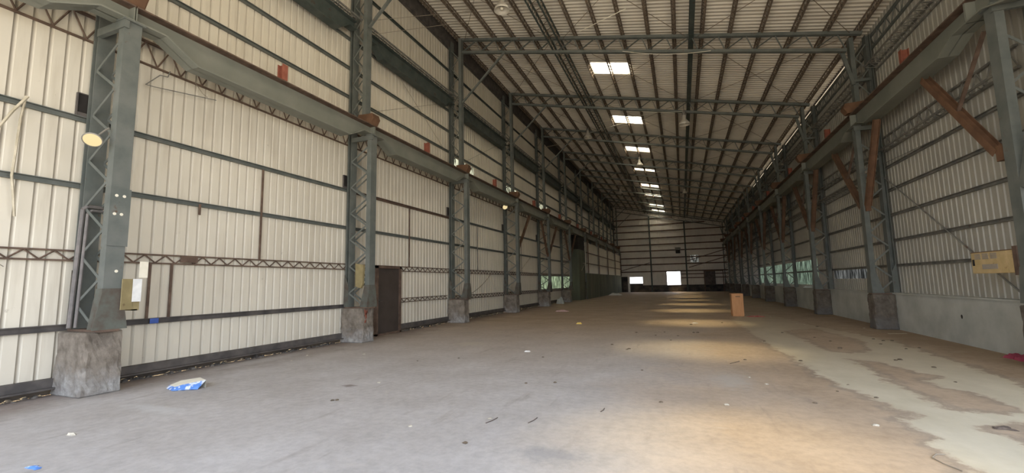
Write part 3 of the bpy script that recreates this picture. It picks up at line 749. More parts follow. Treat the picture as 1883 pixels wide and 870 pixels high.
# ------------------------------------------------------------------ wall girts
def rod_zigzag(mb, L, za, zb, x, pitch, r=0.012, xb=None):
    n = max(2, int(L / pitch)); d = L / n; xb = x if xb is None else xb
    for i in range(n):
        a = (x, i * d, za) if i % 2 == 0 else (xb, i * d, zb)
        b = (xb, (i + 1) * d, zb) if i % 2 == 0 else (x, (i + 1) * d, za)
        mb.tube(a, b, r, 5)
    return mb
LG = 5.98; LG2 = 5.68
def girt(kind, s, h=0.09):
    """list of parts for one girt, origin on the sheet plane, s = direction into the hall"""
    if kind == 'channel':
        mb = MB(); mb.box(s * 0.005, s * 0.02, 0, LG, -h / 2, h / 2); mb.box(s * 0.02, s * 0.064, 0, LG, h / 2 - 0.012, h / 2); mb.box(s * 0.02, s * 0.064, 0, LG, -h / 2, -h / 2 + 0.012)
        return [('channel', mb)]
    if kind == 'lattice':
        c = MB(); c.box(s * 0.01, s * 0.06, 0, LG, 0.065, 0.09); c.box(s * 0.01, s * 0.06, 0, LG, -0.09, -0.065)
        return [('chords', c), ('lacing_rod', rod_zigzag(MB(), LG, -0.07, 0.07, s * 0.035, 0.17, 0.013))]
    if kind == 'deep':
        c = MB(); c.box(s * 0.02, s * 0.08, 0, LG2, 0.40, 0.44); c.box(s * 0.02, s * 0.08, 0, LG2, -0.025, 0.025); c.box(s * 0.26, s * 0.30, 0, LG2, -0.03, 0.01)
        return [('chords', c), ('lacing_rod', rod_zigzag(rod_zigzag(MB(), LG2, 0.0, 0.42, s * 0.05, 0.23, 0.014), LG2, -0.01, -0.01, s * 0.05, 0.25, 0.009, s * 0.28))]
    if kind == 'deepzig':
        c = MB(); c.box(s * 0.01, s * 0.064, 0, LG, 0.40, 0.44); c.box(s * 0.01, s * 0.064, 0, LG, -0.025, 0.0)
        return [('chords', c), ('lacing_rod', rod_zigzag(MB(), LG, 0.0, 0.42, s * 0.05, 0.20, 0.014))]
    if kind == 'wide':
        c = MB(); c.box(s * 0.02, s * 0.06, 0, LG2, 0.0, 0.04); c.box(s * 0.30, s * 0.34, 0, LG2, -0.02, 0.02); c.box(s * 0.02, s * 0.06, 0, LG2, -0.17, -0.13)
        return [('chords', c), ('lacing_rod', rod_zigzag(rod_zigzag(MB(), LG2, 0.02, 0.0, s * 0.04, 0.17, 0.011, s * 0.32), LG2, -0.15, 0.0, s * 0.04, 0.17, 0.010, s * 0.32))]
    if kind == 'eave':
        c = MB(); c.box(s * 0.008, s * 0.064, 0, LG, 0.36, 0.44); c.box(s * 0.008, s * 0.064, 0, LG, -0.03, 0.03)
        return [('chords', c), ('lacing_rod', rod_zigzag(MB(), LG, 0.0, 0.40, s * 0.036, 0.28, 0.014))]
    if kind == 'dense':
        c = MB(); c.box(s * 0.008, s * 0.064, 0, LG, 0.44, 0.52); c.box(s * 0.008, s * 0.064, 0, LG, -0.04, 0.04)
        return [('chords', c), ('lacing_rod', rod_zigzag(rod_zigzag(MB(), LG, 0.0, 0.48, s * 0.03, 0.10, 0.012), LG, 0.48, 0.0, s * 0.064, 0.11, 0.012))]
    if kind == 'rodpair':
        c = MB(); c.box(s * 0.01, s * 0.05, 0, LG, -0.02, 0.02)
        return [('rail', c)]
GC = {}
def place_girt(wall, k, z, kind, mat, level, h=0.09):
    s = 1 if wall == 'left' else -1
    key = (wall, kind, mat, h)
    if key not in GC: GC[key] = [(n, a.mesh(n, M[mat])) for n, a in girt(kind, s, h)]
    parts = GC[key]
    x = XW if wall == 'left' else XR
    y = YK(k) + (0.25 if wall == 'left' else 0.56) + 0.01
    if kind in ('wide', 'deep'): y = YK(k) + 0.71
    nm = 'wall_girt' if kind in ('channel', 'rodpair') else 'lattice_girt'
    desc = {'channel': 'channel girt', 'lattice': 'rusty lattice girt', 'deep': 'zigzag lattice girt', 'deepzig': 'open zigzag lattice girt', 'wide': 'flat lattice girt', 'eave': 'green eave lattice', 'dense': 'dark eave lattice', 'rodpair': 'thin rail'}[kind]
    lab = '%s wall %s, %s, %s' % (wall, desc, level, bayname(k, wall))
    if len(parts) == 1:
        o = bpy.data.objects.new(nm, parts[0][1]); COL.objects.link(o); o.location = (x, y, z); tag(o, lab, 'girt', 'girts of the %s wall' % wall)
    else:
        r = empty(nm, (x, y, z), lab, 'girt', 'girts of the %s wall' % wall)
        for n, me in parts:
            o = bpy.data.objects.new(n, me); COL.objects.link(o); o.parent = r
LEFT = [(2.13, 'lattice', 'lattice', 'at door-head height'), (3.27, 'channel', 'green', 'second row above door head'),
        (4.38, 'channel', 'green', 'third row above door head'), (5.76, 'deepzig', 'lattice', 'just under crane girder'),
        (7.26, 'channel', 'green', 'first row above girder'), (8.17, 'channel', 'green', 'second row above girder'),
        (9.10, 'channel', 'green', 'behind dark girder'), (10.95, 'channel', 'darkgreen', 'above dark girder'),
        (11.98, 'dense', 'gutter', 'at the eave')]
for k in range(0, 11):
    for z, kind, mat, lev in LEFT:
        if k == 0 and z > 6: continue
        if k >= 7 and z < 5.5: continue
        if k == 6 and z < 5.5:
            continue
        if k == 2 and abs(z - 4.38) < .01: mat = 'lattice'
        place_girt('left', k, z, kind, mat, lev)
    if k < 6:
        if k == 2: continue
        place_girt('left', k, 1.0, 'channel' if k < 2 else 'lattice', 'gutter' if k < 2 else 'lattice', 'at knee height', 0.10)
# short lower lattice girts beside the brown door (door-head rail kept whole)
def short_girt(y0, y1, z, name, lab):
    r = empty(name, (XW, y0, z), lab, 'girt'); L = y1 - y0
    c = MB(); c.box(0.01, 0.06, 0, L, 0.055, 0.075); c.box(0.01, 0.06, 0, L, -0.075, -0.055); c.obj('chords', M['lattice'], r)
    rod_zigzag(MB(), L, -0.06, 0.06, 0.035, 0.16).obj('lacing_rod', M['lattice'], r)
short_girt(12.44, 15.73, 1.05, 'lattice_girt', 'rusty lattice girt at knee height right of the brown door')
short_girt(34.2, 37.2, 1.0, 'lattice_girt', 'dark lattice girt at knee height just before the green pier')
short_girt(34.2, 37.2, 2.13, 'lattice_girt', 'dark lattice girt at head height just before the green pier')
short_girt(34.2, 37.2, 3.3, 'lattice_girt', 'dark lattice girt above head height just before the green pier')
# base channels
for k in range(0, 6):
    y0, y1 = YK(k) + 0.50, YK(k + 1)
    if k == 2: y0 = 12.44
    mb = MB(); mb.box(XW + 0.01, XW + 0.12, y0, y1, 0.12, 0.25); mb.box(XW + 0.01, XW + 0.20, y0, y1, 0.10, 0.125)
    o = mb.obj('base_channel', M['gutter']); tag(o, 'dark base channel under left cladding, %s' % bayname(k, 'left'), 'channel', 'base channels along the left wall')
# right wall
RIGHT = [(1.88, 'channel', 'rail', 'lowest row'), (2.63, 'channel', 'rail', 'second row'), (3.40, 'channel', 'rail', 'third row'),
         (4.15, 'channel', 'rail', 'fourth row'), (8.12, 'wide', 'rail', 'above crane girder')]
for k in range(1, 11):
    for z, kind, mat, lev in RIGHT:
        if k == 1 and z < 5: continue
        place_girt('right', k, z, kind, mat, lev, 0.08)
    if k == 1: continue
    place_girt('right', k, 4.85, 'channel' if k == 2 else 'wide', 'rail', 'fifth row', 0.08)
    place_girt('right', k, 5.35, 'deep', 'rail', 'just under crane girder')
    place_girt('right', k, 8.74, 'eave', 'green', 'at the eave')
# vertical sag strips between girts on the left
for y, z0, z1, mt, lab in ((7.13, 2.21, 4.33, 'lattice', 'long rusty vertical strip between girts, nearest full bay'), (13.03, 2.21, 4.33, 'lattice', 'long rusty vertical strip above the brown door bay'),
        (5.30, 1.05, 2.05, 'lattice', 'short vertical strip low in the nearest full bay, right one'), (4.94, 1.05, 2.05, 'lattice', 'short vertical strip low in the nearest full bay, left one'),
        (18.6, 2.21, 4.33, 'rail', 'grey vertical strip between third and fourth left columns'), (24.7, 2.21, 4.33, 'rail', 'grey vertical strip between fourth and fifth left columns')):
    mb = MB().box(XW + 0.04, XW + 0.07, y - 0.018, y + 0.018, z0, z1)
    tag(mb.obj('sag_strip', M[mt]), lab, 'strip')

# ------------------------------------------------------------------ roof trusses
def truss_parts():
    xl, xr = -8.62, 5.72
    x2l, x2r = -8.40, 5.28
    tp = MB(); tp.bar((xl, -0.04, ztop(xl)), (xr, -0.04, ztop(xr)), 0.06, 0.11); tp.bar((xl, 0.04, ztop(xl)), (xr, 0.04, ztop(xr)), 0.06, 0.10)
    bt = MB(); bt.bar((x2l - .2, -0.04, zbot(x2l - .2)), (x2r, -0.04, zbot(x2r)), 0.06, 0.10); bt.bar((x2l - .2, 0.04, zbot(x2l - .2)), (x2r, 0.04, zbot(x2r)), 0.06, 0.09)
    return tp, bt, x2l, x2r
tp, bt, tx0, tx1 = truss_parts()
tpm, btm = tp.mesh('top_chord', M['green']), bt.mesh('bottom_chord', M['green'])
NP = 16; dx = (tx1 - tx0) / NP
dz = ztop(0) - zbot(0)
wa = MB().bar((0, -0.02, 0.04), (dx * 0.72, -0.02, dz - 0.04 - 0.218 * dx * 0.72), 0.012, 0.035, up=(0, 1, 0)).bar((0.0, 0.03, 0.04), (dx * 0.72, 0.03, dz - 0.04 - 0.218 * dx * 0.72), 0.012, 0.035, up=(0, 1, 0)).mesh('web_member', M['green'])
wb_ = MB().bar((dx, 0.0, 0.04 - 0.218 * dx), (dx * 0.78, 0.0, dz - 0.04 - 0.218 * dx * 0.78), 0.03, 0.03).mesh('web_member', M['green'])
for k in range(2, 12):
    yc = YK(k) + 0.30 if k < 11 else YE - 0.35
    kn = k - 1
    r = empty('roof_truss', (0, yc, 0), 'green roof truss with zigzag web across the hall, %s' % ('above the top edge of the frame' if k == 2 else 'against the end wall' if k == 11 else '%s visible from the camera' % ORD[k - 2]), 'truss', 'roof trusses across the hall')
    for me in (tpm, btm):
        o = bpy.data.objects.new(me.name, me); COL.objects.link(o); o.parent = r
    for i in range(NP):
        for me in (wa, wb_):
            o = bpy.data.objects.new('web_member', me); COL.objects.link(o); o.parent = r
            x = tx0 + i * dx; o.location = (x, 0, zbot(x))
    mb = MB(); mb.bar((-8.40, -0.1, 9.36), (-6.38, -0.1, zbot(-6.38) - 0.02), 0.07, 0.07)
    mb.obj('knee_brace', M['green'], r)
    mb = MB(); mb.bar((5.42, 0.12, 7.62), (5.20, 0.12, zbot(5.2)), 0.10, 0.07, up=(0, 1, 0)); mb.bar((5.42, 0.12, 7.72), (5.86, 0.12, 7.72), 0.10, 0.08)
    mb.obj('knee_brace', M['green'], r)

# ------------------------------------------------------------------ purlins
PX = [-8.75, -7.85, -6.95, -6.08, -5.22, -3.42, -2.50, -1.60, -0.66, 0.24, 1.17, 2.06, 3.00, 3.94, 4.84, 5.66]
def purlin_parts(L):
    c = MB()
    for a, zz in ((-0.055, 0.0), (0.055, 0.0), (0, -0.17)):
        c.box(a - 0.018, a + 0.018, 0, L, zz - 0.018, zz + 0.012)
    n = int(L / 0.15); d = L / n; l = MB()
    for i in range(n):
        z0, z1 = (0.0, -0.165) if i % 2 == 0 else (-0.165, 0.0)
        for sx in (-0.055, 0.055):
            a = (sx if z0 == 0 else 0, i * d, z0); b = (sx if z1 == 0 else 0, (i + 1) * d, z1)
            l.bar(a, b, 0.024, 0.02)
    return c.mesh('chords', M['roofsteel']), l.mesh('lacing_rod', M['roofsteel'])
PC, PL = purlin_parts(5.98)
for k in range(2, 11):
    for i, x in enumerate(PX):
        r = empty('roof_purlin', (x, YK(k) + 0.31, zpur(x) - 0.03), 'rusty laced roof purlin, %s from left eave, roof bay %s' % (ORD[i + 1], 'nearest the camera' if k == 2 else ('%s from the camera' % ORD[k - 1])), 'purlin', 'laced roof purlins')
        for n, me in (('chords', PC), ('lacing_rod', PL)):
            if k > 8 and n == 'lacing_rod' and False: continue
            o = bpy.data.objects.new(n, me); COL.objects.link(o); o.parent = r
# lengthwise lattice girder and lengthwise beam under the roof
lx, bx_ = -4.22, 0.80
c = MB()
for a in (-0.19, 0.19):
    c.box(a - 0.025, a + 0.025, 0, 5.98, -0.05, 0.03)
    c.box(a - 0.025, a + 0.025, 0, 5.98, -0.34, -0.29)
l = rod_zigzag(rod_zigzag(rod_zigzag(MB(), 5.98, -0.03, -0.03, -0.18, 0.22, 0.014, 0.18), 5.98, -0.02, -0.30, -0.19, 0.22, 0.014), 5.98, -0.02, -0.30, 0.19, 0.22, 0.014)
cm, lm_ = c.mesh('chords', M['darkgreen']), l.mesh('lacing_rod', M['roofsteel'])
bmh = MB().ibeam((0, 0, 0), (0, 5.98, 0), 0.16, 0.24).mesh('ridge_beam', M['darkgreen'])
for k in range(2, 11):
    r = empty('lengthwise_lattice_girder', (lx, YK(k) + 0.31, ztop(lx) + 0.02), 'dark boxed lattice girder lengthwise under the roof, bay %s' % ('nearest the camera' if k == 2 else '%s from the camera' % ORD[k - 1]), 'girder', 'lengthwise lattice girders under the roof')
    for me in (cm, lm_):
        o = bpy.data.objects.new(me.name, me); COL.objects.link(o); o.parent = r
    o = bpy.data.objects.new('lengthwise_beam', bmh); COL.objects.link(o); o.location = (bx_, YK(k) + 0.31, ztop(bx_) + 0.02)
    tag(o, 'dark I-beam lengthwise right of the roof lights, bay %s' % ('nearest the camera' if k == 2 else '%s from the camera' % ORD[k - 1]), 'beam', 'lengthwise I-beams under the roof')

# ------------------------------------------------------------------ end wall framing
for x, lab in ((-3.95, 'left'), (0.68, 'right')):
    mb = MB().box(x - 0.09, x + 0.09, YE - 0.30, YE - 0.12, 0, zbot(x) - 0.05)
    tag(mb.obj('end_wall_post', M['darkgreen']), 'dark tall steel post of the end wall, the %s one' % lab, 'post', 'end wall posts')
for i, z in enumerate((1.9, 2.42, 2.86, 3.85, 4.78, 5.79, 6.66, 7.6, 8.6, 9.5, 10.4)):
    xr = 5.8 if z < 8.7 else min(5.8, (12.1 - z) / 0.218 - 8.6)
    mb = MB()
    if z < 2.7: mb.box(-0.05, xr, YE - 0.11, YE - 0.035, z - 0.06, z + 0.06)
    else: mb.box(-8.9, xr, YE - 0.11, YE - 0.035, z - 0.08, z + 0.08)
    tag(mb.obj('end_wall_girt', M['lattice']), 'dark horizontal girt on the end wall, %s from the floor' % ORD[i + 1], 'girt', 'end wall girts')
mb = MB().bar((5.6, YE - 0.2, 5.6), (0.8, YE - 0.2, 4.2), 0.05, 0.1)
tag(mb.obj('end_wall_brace', M['lattice']), 'dark sloping brace at the right of the end wall, upper one', 'brace')
mb = MB().bar((-8.7, YE - 0.2, 2.9), (-4.1, YE - 0.2, 4.1), 0.05, 0.09)
tag(mb.obj('end_wall_brace', M['lattice']), 'dark sloping brace low at the left of the end wall', 'brace')
mb = MB().bar((5.6, YE - 0.2, 4.6), (1.0, YE - 0.2, 3.3), 0.05, 0.1)
tag(mb.obj('end_wall_brace', M['lattice']), 'dark sloping brace at the right of the end wall, lower one', 'brace')
r = empty('exhaust_box', (-0.3, YE - 0.1, 5.3), 'dark square exhaust box high on the end wall', 'box')
MB().box(-0.30, 0.30, -0.25, 0.05, 0.0, 0.75).obj('housing', M['black'], r); MB().box(-0.36, 0.36, -0.27, -0.25, 0.45, 0.82).obj('hood', M['rail'], r)
mb = MB(); corr_end(mb, YE + 0.03, 1.2, 2.3, 3.95, 5.0); 
o = mb.obj('torn_light_sheet', M['frp_white']); tag(o, 'pale torn translucent sheet patch on the end wall', 'sheet')
# junk against the right foot of the end wall
r = empty('door_panel', (3.9, YE - 0.35, 0.0), 'brown framed door panel standing at the right of the end wall', 'panel')
MB().box(-1.1, -1.0, 0, 0.1, 0, 2.8).box(-1.1, 1.3, 0, 0.1, 2.7, 2.8).box(1.2, 1.3, 0, 0.1, 0, 2.8).obj('frame', M['lattice'], r); MB().box(-1.0, 0.3, 0.02, 0.06, 0.9, 2.7).obj('leaf', M['gutter'], r)

# ------------------------------------------------------------------ brown knee braces between columns and crane girder
def vbrace(wall, k, sgn, mat, lab, xo=0):
    if wall == 'right': x, yb, zb_, zt = 5.42, YK(k) + 0.56 - (0.32 if k == 2 else 0), 3.72, 6.01
    else: x, yb, zb_, zt = -8.30, YK(k) + 0.25, 3.45, 5.585
    dy = 2.25 if sgn > 0 else -1.45
    r = empty('knee_brace', (x, yb, zb_), lab, 'brace', 'brown knee braces on the %s side' % wall)
    w = 0.15 if wall == 'right' else 0.11
    st = 0.22
    mb = MB(); mb.channel((0, sgn * st, 0.0), (0, dy, zt - zb_), 0.07, w, up=(1, 0, 0)); mb.channel((0, sgn * st, 0.0), (0, dy, zt - zb_), 0.07, w, up=(1, 0, 0), flip=-1)
    mb.obj('channel', M[mat], r)
    if sgn > 0 and wall == 'right':
        MB().bar((0.02, sgn * 0.2, zt - zb_ + 0.0), (0.02, dy * 0.56, (zt - zb_) * 0.50), 0.04, 0.06, up=(1, 0, 0)).obj('tie_strut', M['lattice'], r)
    MB().box(-0.05, 0.07, min(0.05 * sgn, sgn * st), max(0.05 * sgn, sgn * st), -0.16, 0.12).obj('foot_plate', M['rust' if mat == 'rust' else 'brace'], r)
for k in range(2, 11):
    for sgn in (1, -1):
        if k == 2 and sgn < 0: continue
        vbrace('right', k, sgn, 'rust' if k in (2, 3) and not (k == 3 and sgn > 0) else 'brace',
               '%s diagonal brace from %s right column to crane girder, leaning %s' % ('rusty orange-brown' if k < 4 else 'dull brown', ORD[k - 1], 'away' if sgn > 0 else 'nearer'))
for k in (4, 5, 6):
    for sgn in (1, -1):
        if k == 4 and sgn < 0: continue
        vbrace('left', k, sgn, 'brace', 'brown diagonal brace from %s left column to crane girder, leaning %s' % (ORD[k], 'away' if sgn > 0 else 'nearer'))
# green strut leaning off the nearest right column
mb = MB().bar((5.40, YK(2) - 0.1, 3.0), (5.40, YK(2) - 1.4, 6.0), 0.16, 0.14, up=(1, 0, 0))
tag(mb.obj('green_strut', M['green']), 'blue-green strut leaning off the nearest right column at the frame edge', 'strut')

# ------------------------------------------------------------------ left door and small openings
r = empty('door_2', (XW + 0.05, 11.14, 0), 'plain dark brown steel door in the left wall', 'door'); del r['category']; r['kind'] = 'structure'
MB().box(0.02, 0.06, 0.08, 1.20, 0.06, 2.12).obj('door_leaf', M['doorbrown'], r)
MB().box(0.0, 0.12, 0.0, 0.08, 0, 2.2).box(0.0, 0.12, 1.20, 1.28, 0, 2.2).box(0.0, 0.12, 0.0, 1.28, 2.12, 2.2).box(0, .12, 0, 1.28, 0, 0.06).obj('door_frame', M['lattice'], r)
MB().box(0.06, 0.075, 0.14, 0.19, 1.0, 1.14).tube((0.07, 0.165, 1.07), (0.11, 0.165, 1.07), 0.01).tube((0.11, 0.165, 1.07), (0.11, 0.28, 1.07), 0.009).obj('door_handle', M['gutter'], r)
for k in (1, 2, 3, 4, 5):
    r = empty('wall_vent', (XW + 0.02, YK(k) + 0.0, 4.42), 'small dark square vent in the left cladding beside the %s column' % ORD[k], 'vent', 'square vents beside the left columns')
    MB().box(0.0, 0.015, 0, 0.20, 0, 0.38).obj('opening', M['black'], r)
    MB().box(0, 0.04, -0.015, 0, -0.01, 0.39).box(0, 0.04, 0, 0.2, 0.38, 0.395).box(0, 0.03, 0, 0.2, -0.01, 0.0).box(0.01, 0.03, 0.0, 0.2, 0.0, 0.07).obj('frame', M['gutter'], r)

# ------------------------------------------------------------------ flood lamps
def flood(name, loc, aim, R, lab):
    r = empty(name, loc, lab, 'lamp')
    aim = Vector(aim).normalized()
    MB().lathe((0, 0, 0), [(0.0, -R * 1.0), (R * 0.35, -R * 0.95), (R * 0.5, -R * 0.6), (R * 0.95, -R * 0.15), (R * 1.08, 0), (R * 1.08, R * 0.12), (R * 0.95, R * 0.12)], 24, aim).obj('housing', M['bulb'], r, True)
    MB().lathe((0, 0, 0), [(R * 0.95, R * 0.10), (R * 0.6, R * 0.16), (0.0, R * 0.18)], 24, aim).obj('glass', M['lit'], r, True, label='glowing cream lamp glass')
    MB().tube((0, 0, 0) , (-0.02, 0.14, R * 1.6), 0.014).tube((-0.02, 0.14, R * 1.6), (-0.02, 0.2, R * 2.2), 0.014).obj('bracket', M['bulb'], r)
flood('flood_lamp', (-8.26, 3.62, 3.86), (0.55, -0.42, -0.72), 0.115, 'round flood lamp with glowing cream glass on the nearest left column')
flood('flood_lamp', (-8.56, 21.0, 5.62), (0.6, -0.6, -0.5), 0.14, 'small glowing lamp under the left crane girder near the fourth column')

# high-bay lamps
def highbay(loc, R, lab, drop=0.35):
    r = empty('pendant_lamp', loc, lab, 'lamp', 'dusty pendant lamps under the roof')
    MB().lathe((0, 0, 0), [(0.05, 0.42 * R / 0.22), (0.08, 0.40 * R / 0.22), (0.09, 0.24 * R / 0.22), (R * 0.55, 0.18 * R / 0.22), (R * 0.9, 0.08 * R / 0.22), (R, 0.0), (R * 0.96, 0.0), (R * 0.8, 0.06 * R / 0.22), (0.05, 0.15 * R / 0.22)], 24).obj('shade', M['shade'], r, True)
    MB().lathe((0, 0, 0), [(0.0, 0.62 * R / 0.22), (0.075, 0.60 * R / 0.22), (0.085, 0.40 * R / 0.22), (0.05, 0.38 * R / 0.22)], 14).obj('ballast_housing', M['bulb'], r, True)
    MB().lathe((0, 0, 0.02), [(0.0, 0.0), (0.05, 0.01), (0.055, 0.06), (0.03, 0.12)], 12).obj('bulb', M['cream'], r, True)
    MB().tube((0, 0, 0.6 * R / 0.22), (0, 0, 0.6 * R / 0.22 + drop), 0.012).obj('hanger', M['bulb'], r)
highbay((-5.05, 12.4, 10.55), 0.26, 'large cream pendant lamp cut by the top edge of the frame', 0.5)
highbay((-5.25, 27.6, 11.02), 0.27, 'dusty pendant lamp left of the lengthwise lattice girder, hanging by the third truss')
highbay((0.54, 21.9, 9.05), 0.26, 'dusty pendant lamp beside the lengthwise I-beam, under the second truss')
highbay((-2.52, 33.7, 10.35), 0.28, 'pendant lamp hanging just below the row of bright roof lights')
highbay((0.65, 39.9, 9.10), 0.2, 'small distant pendant lamp beside the lengthwise I-beam')
highbay((-5.5, 45.6, 10.75), 0.26, 'small distant pendant lamp deep in the dark left part of the roof')

# ------------------------------------------------------------------ electrical boxes
r = empty('junction_box', (-8.30, 4.22, 1.24), 'open ochre metal box fixed beside the nearest left column', 'box')
MB().box(-0.30, -0.28, -0.16, 0.10, 0.2, 0.26).box(-0.30, -0.28, 0.02, 0.10, 0, 0.5).box(-0.30, 0.14, 0.10, 0.12, 0, 0.5).box(0.12, 0.14, 0.02, 0.10, 0, 0.5).box(-0.3, 0.14, 0.02, 0.10, 0, 0.02).box(-0.3, 0.14, 0.02, 0.10, 0.48, 0.5).obj('body', M['tan2'], r)
MB().prism([(0.14, 0.02), (0.15, 0.02), (0.17, -0.14), (0.16, -0.145)], 2, 0.02, 0.50).obj('door', M['tan2'], r)
MB().box(0.02, 0.06, 0.085, 0.10, 0.16, 0.20).obj('latch', M['black'], r)
mb = MB().box(-8.145, -8.14, 4.30, 4.42, 1.76, 2.02)
tag(mb.obj('white_plate', M['cream']), 'cream blank plate above the open box by the nearest column', 'plate')
mb = MB().box(-8.135, -8.125, 4.22, 4.34, 1.38, 1.74)
tag(mb.obj('paper_notice', M['white']), 'torn pale paper stuck on the column edge by the box', 'paper')
r = empty('electrical_cabinet', (5.36, 9.96, 1.58), 'large tan rust-spotted electrical cabinet on the nearest right column', 'cabinet')
rot = Matrix.Rotation(math.radians(0.0), 4, 'X')
MB().box(0, 0.16, 0.10, 1.30, 0, 0.40).obj('body', M['tanbox'], r)
MB().box(-0.012, 0.0, 0.30, 1.29, 0.01, 0.39).obj('door', M['tanbox'], r)
MB().box(-0.012, 0.0, 0.11, 0.285, 0.01, 0.39).obj('side_panel', M['tanbox'], r)
for i, y in enumerate((0.55, 0.78, 1.01)):
    mb = MB()
    for j in range(5): mb.box(-0.018, -0.012, y, y + 0.17, 0.27 + j * 0.022, 0.285 + j * 0.022)
    mb.obj('meter_panel', M['greyplate'], r)
MB().box(-0.018, -0.012, 0.55, 0.98, 0.08, 0.17).obj('label_plate', M['greyplate'], r, label='faded reddish grey plate')
MB().box(-0.03, -0.012, 1.20, 1.235, 0.15, 0.27).obj('handle', M['black'], r)
MB().box(-0.04, 0.20, -0.02, 0.09, -0.04, 0.46).obj('bracket', M['lattice'], r, label='dark brown mounting channel')
MB().box(-0.01, 0.17, 0.09, 1.31, 0.40, 0.412).obj('lid', M['rust'], r)
r.rotation_euler = (0, 0, 0)
# wooden board and junk on the second left column
mb = MB().prism([(-8.62, 2.20), (-8.34, 2.16), (-8.36, 1.62), (-8.42, 1.50), (-8.60, 1.55)], 1, 9.80, 9.875)
tag(mb.obj('wooden_board', M['tan2']), 'weathered brown board tied on the second left column', 'board')
# conduits beside first column
mb = MB().path([(-8.86, 4.10, 2.92), (-8.86, 3.90, 2.92), (-8.86, 3.84, 2.86), (-8.86, 3.80, 1.0)], 0.03, 8).path([(-8.80, 4.10, 2.85), (-8.80, 3.93, 2.85), (-8.80, 3.88, 2.79), (-8.80, 3.85, 1.0)], 0.022, 8)
tag(mb.obj('conduit_pipes', M['conduit'], smooth=False), 'pair of grey conduit pipes bending down beside the nearest left column', 'pipe')
mb = MB().path([(-8.95, 3.11, 4.47), (-8.95, 3.08, 4.1), (-8.96, 3.07, 3.6), (-8.97, 3.06, 3.25), (-8.97, 3.10, 2.95), (-8.97, 3.13, 2.66)], 0.016, 6)
tag(mb.obj('hanging_strap', M['pale']), 'pale plastic strap hanging straight down off a left girt', 'strap')
mb = MB().path([(-8.95, 3.13, 4.47), (-8.93, 2.99, 4.2), (-8.93, 2.88, 3.93), (-8.93, 2.78, 3.75)], 0.02, 6)
tag(mb.obj('hanging_strap', M['pale']), 'pale plastic strap slanting to the left edge off a left girt', 'strap')
for j, pts in enumerate(([(0, 0), (0.02, -0.10), (0.07, -0.17)], [(0, 0), (0.05, -0.06), (0.13, -0.12)], [(0, 0), (-0.01, -0.13), (0.0, -0.25)], [(0, 0), (0.03, -0.15), (0.02, -0.28), (0.08, -0.36)])):
    mb = MB().path([(-8.98, 2.95 + a, 2.05 + b) for a, b in pts], 0.006, 5)
    tag(mb.obj('loose_wire', M['cable']), ['loose wire end curling down at the left frame edge, shortest', 'loose wire end sticking out rightwards at the left frame edge', 'loose wire end hanging straight at the left frame edge', 'loose wire end hanging longest at the left frame edge'][j], 'wire')
mb = MB().path([(-8.97, 5.0, 5.75), (-8.97, 4.97, 5.62), (-8.97, 4.84, 5.60), (-8.97, 4.62, 5.32), (-8.97, 4.75, 5.33), (-8.97, 5.9, 5.53)], 0.009, 5)
tag(mb.obj('bent_rod', M['rail']), 'thin bent rod hanging under the lattice girt right of the nearest column', 'rod')
mb = MB().path([(-8.97, 5.45, 5.74), (-8.97, 5.62, 5.56), (-8.97, 5.72, 5.52)], 0.006, 5)
tag(mb.obj('loose_wire', M['cable']), 'thin wire hanging from the lattice girt onto the bent rod', 'wire')
mb = MB().box(XW + 0.085, XW + 0.09, 4.98, 5.12, 0.955, 1.045)
tag(mb.obj('blue_tape', M['bluet']), 'scrap of blue tape on the knee-high girt by the nearest column', 'tape')
mb = MB().box(XW + 0.09, XW + 0.11, 5.70, 5.74, 3.05, 3.27)
tag(mb.obj('hanging_clip', M['lattice']), 'short rusty clip hanging on a girt right of the nearest column', 'clip')
mb = MB().box(XW + 0.06, XW + 0.09, 5.44, 5.75, 2.08, 2.20)
tag(mb.obj('splice_plate', M['lattice']), 'brown splice plate on the door-height lattice girt, nearest full bay', 'plate')
mb = MB().box(XW + 0.02, XW + 0.10, 7.12, 7.17, 0.0, 0.24)
tag(mb.obj('base_stub', M['gutter']), 'short dark stub post under the left base channel', 'post')

# ------------------------------------------------------------------ bracing rods and cables
def rod(p, q, lab, mat='rail', r=0.012, cat='rod', group=None, sag=0):
    pts = [Vector(p).lerp(Vector(q), t / 8) - Vector((0, 0, sag * 4 * (t / 8) * (1 - t / 8))) for t in range(9)] if sag else [p, q]
    tag(MB().path(pts, r, 5).obj('bracing_rod' if cat == 'rod' else 'cable', M[mat]), lab, cat, group)
rod((5.95, 16.3, 4.6), (5.95, 11.0, 1.1), 'long diagonal rod on the right wall in the nearest bay', r=0.018)
rod((5.95, 16.3, 5.0), (5.95, 11.0, 4.75), 'thin nearly level rod high in the nearest bay of the right wall', r=0.01)
rod((-8.95, 10.9, 9.65), (-8.95, 15.3, 7.2), 'thin diagonal rod under the dark girder, left wall between second and third columns', 'cable', 0.008)
rod((-8.5, 10.4, 6.9), (-8.95, 14.8, 8.95), 'thin rod rising from the second left column to the dark girder', 'cable', 0.007)
rod((-8.5, 16.4, 6.9), (-8.95, 20.8, 8.95), 'thin rod rising from the third left column to the dark girder', 'cable', 0.007)
rod((-9.04, 17.46, 1.05), (-9.04, 20.2, 2.1), 'slack cable on the left wall between third and fourth columns', 'cable', 0.012, 'cable', sag=0.15)
rod((-9.06, 24.2, 2.16), (-9.06, 26.6, 3.28), 'pale thin diagonal strip on the left wall after the fifth pedestal', 'pale', 0.02)
rod((-8.28, 38.9, 3.27), (-8.28, 41.0, 3.35), 'pale horizontal conduit on the green pier', 'pale', 0.02)
rod((-8.28, 38.2, 2.6), (-8.28, 39.8, 3.3), 'pale sloping conduit on the green pier', 'pale', 0.02)
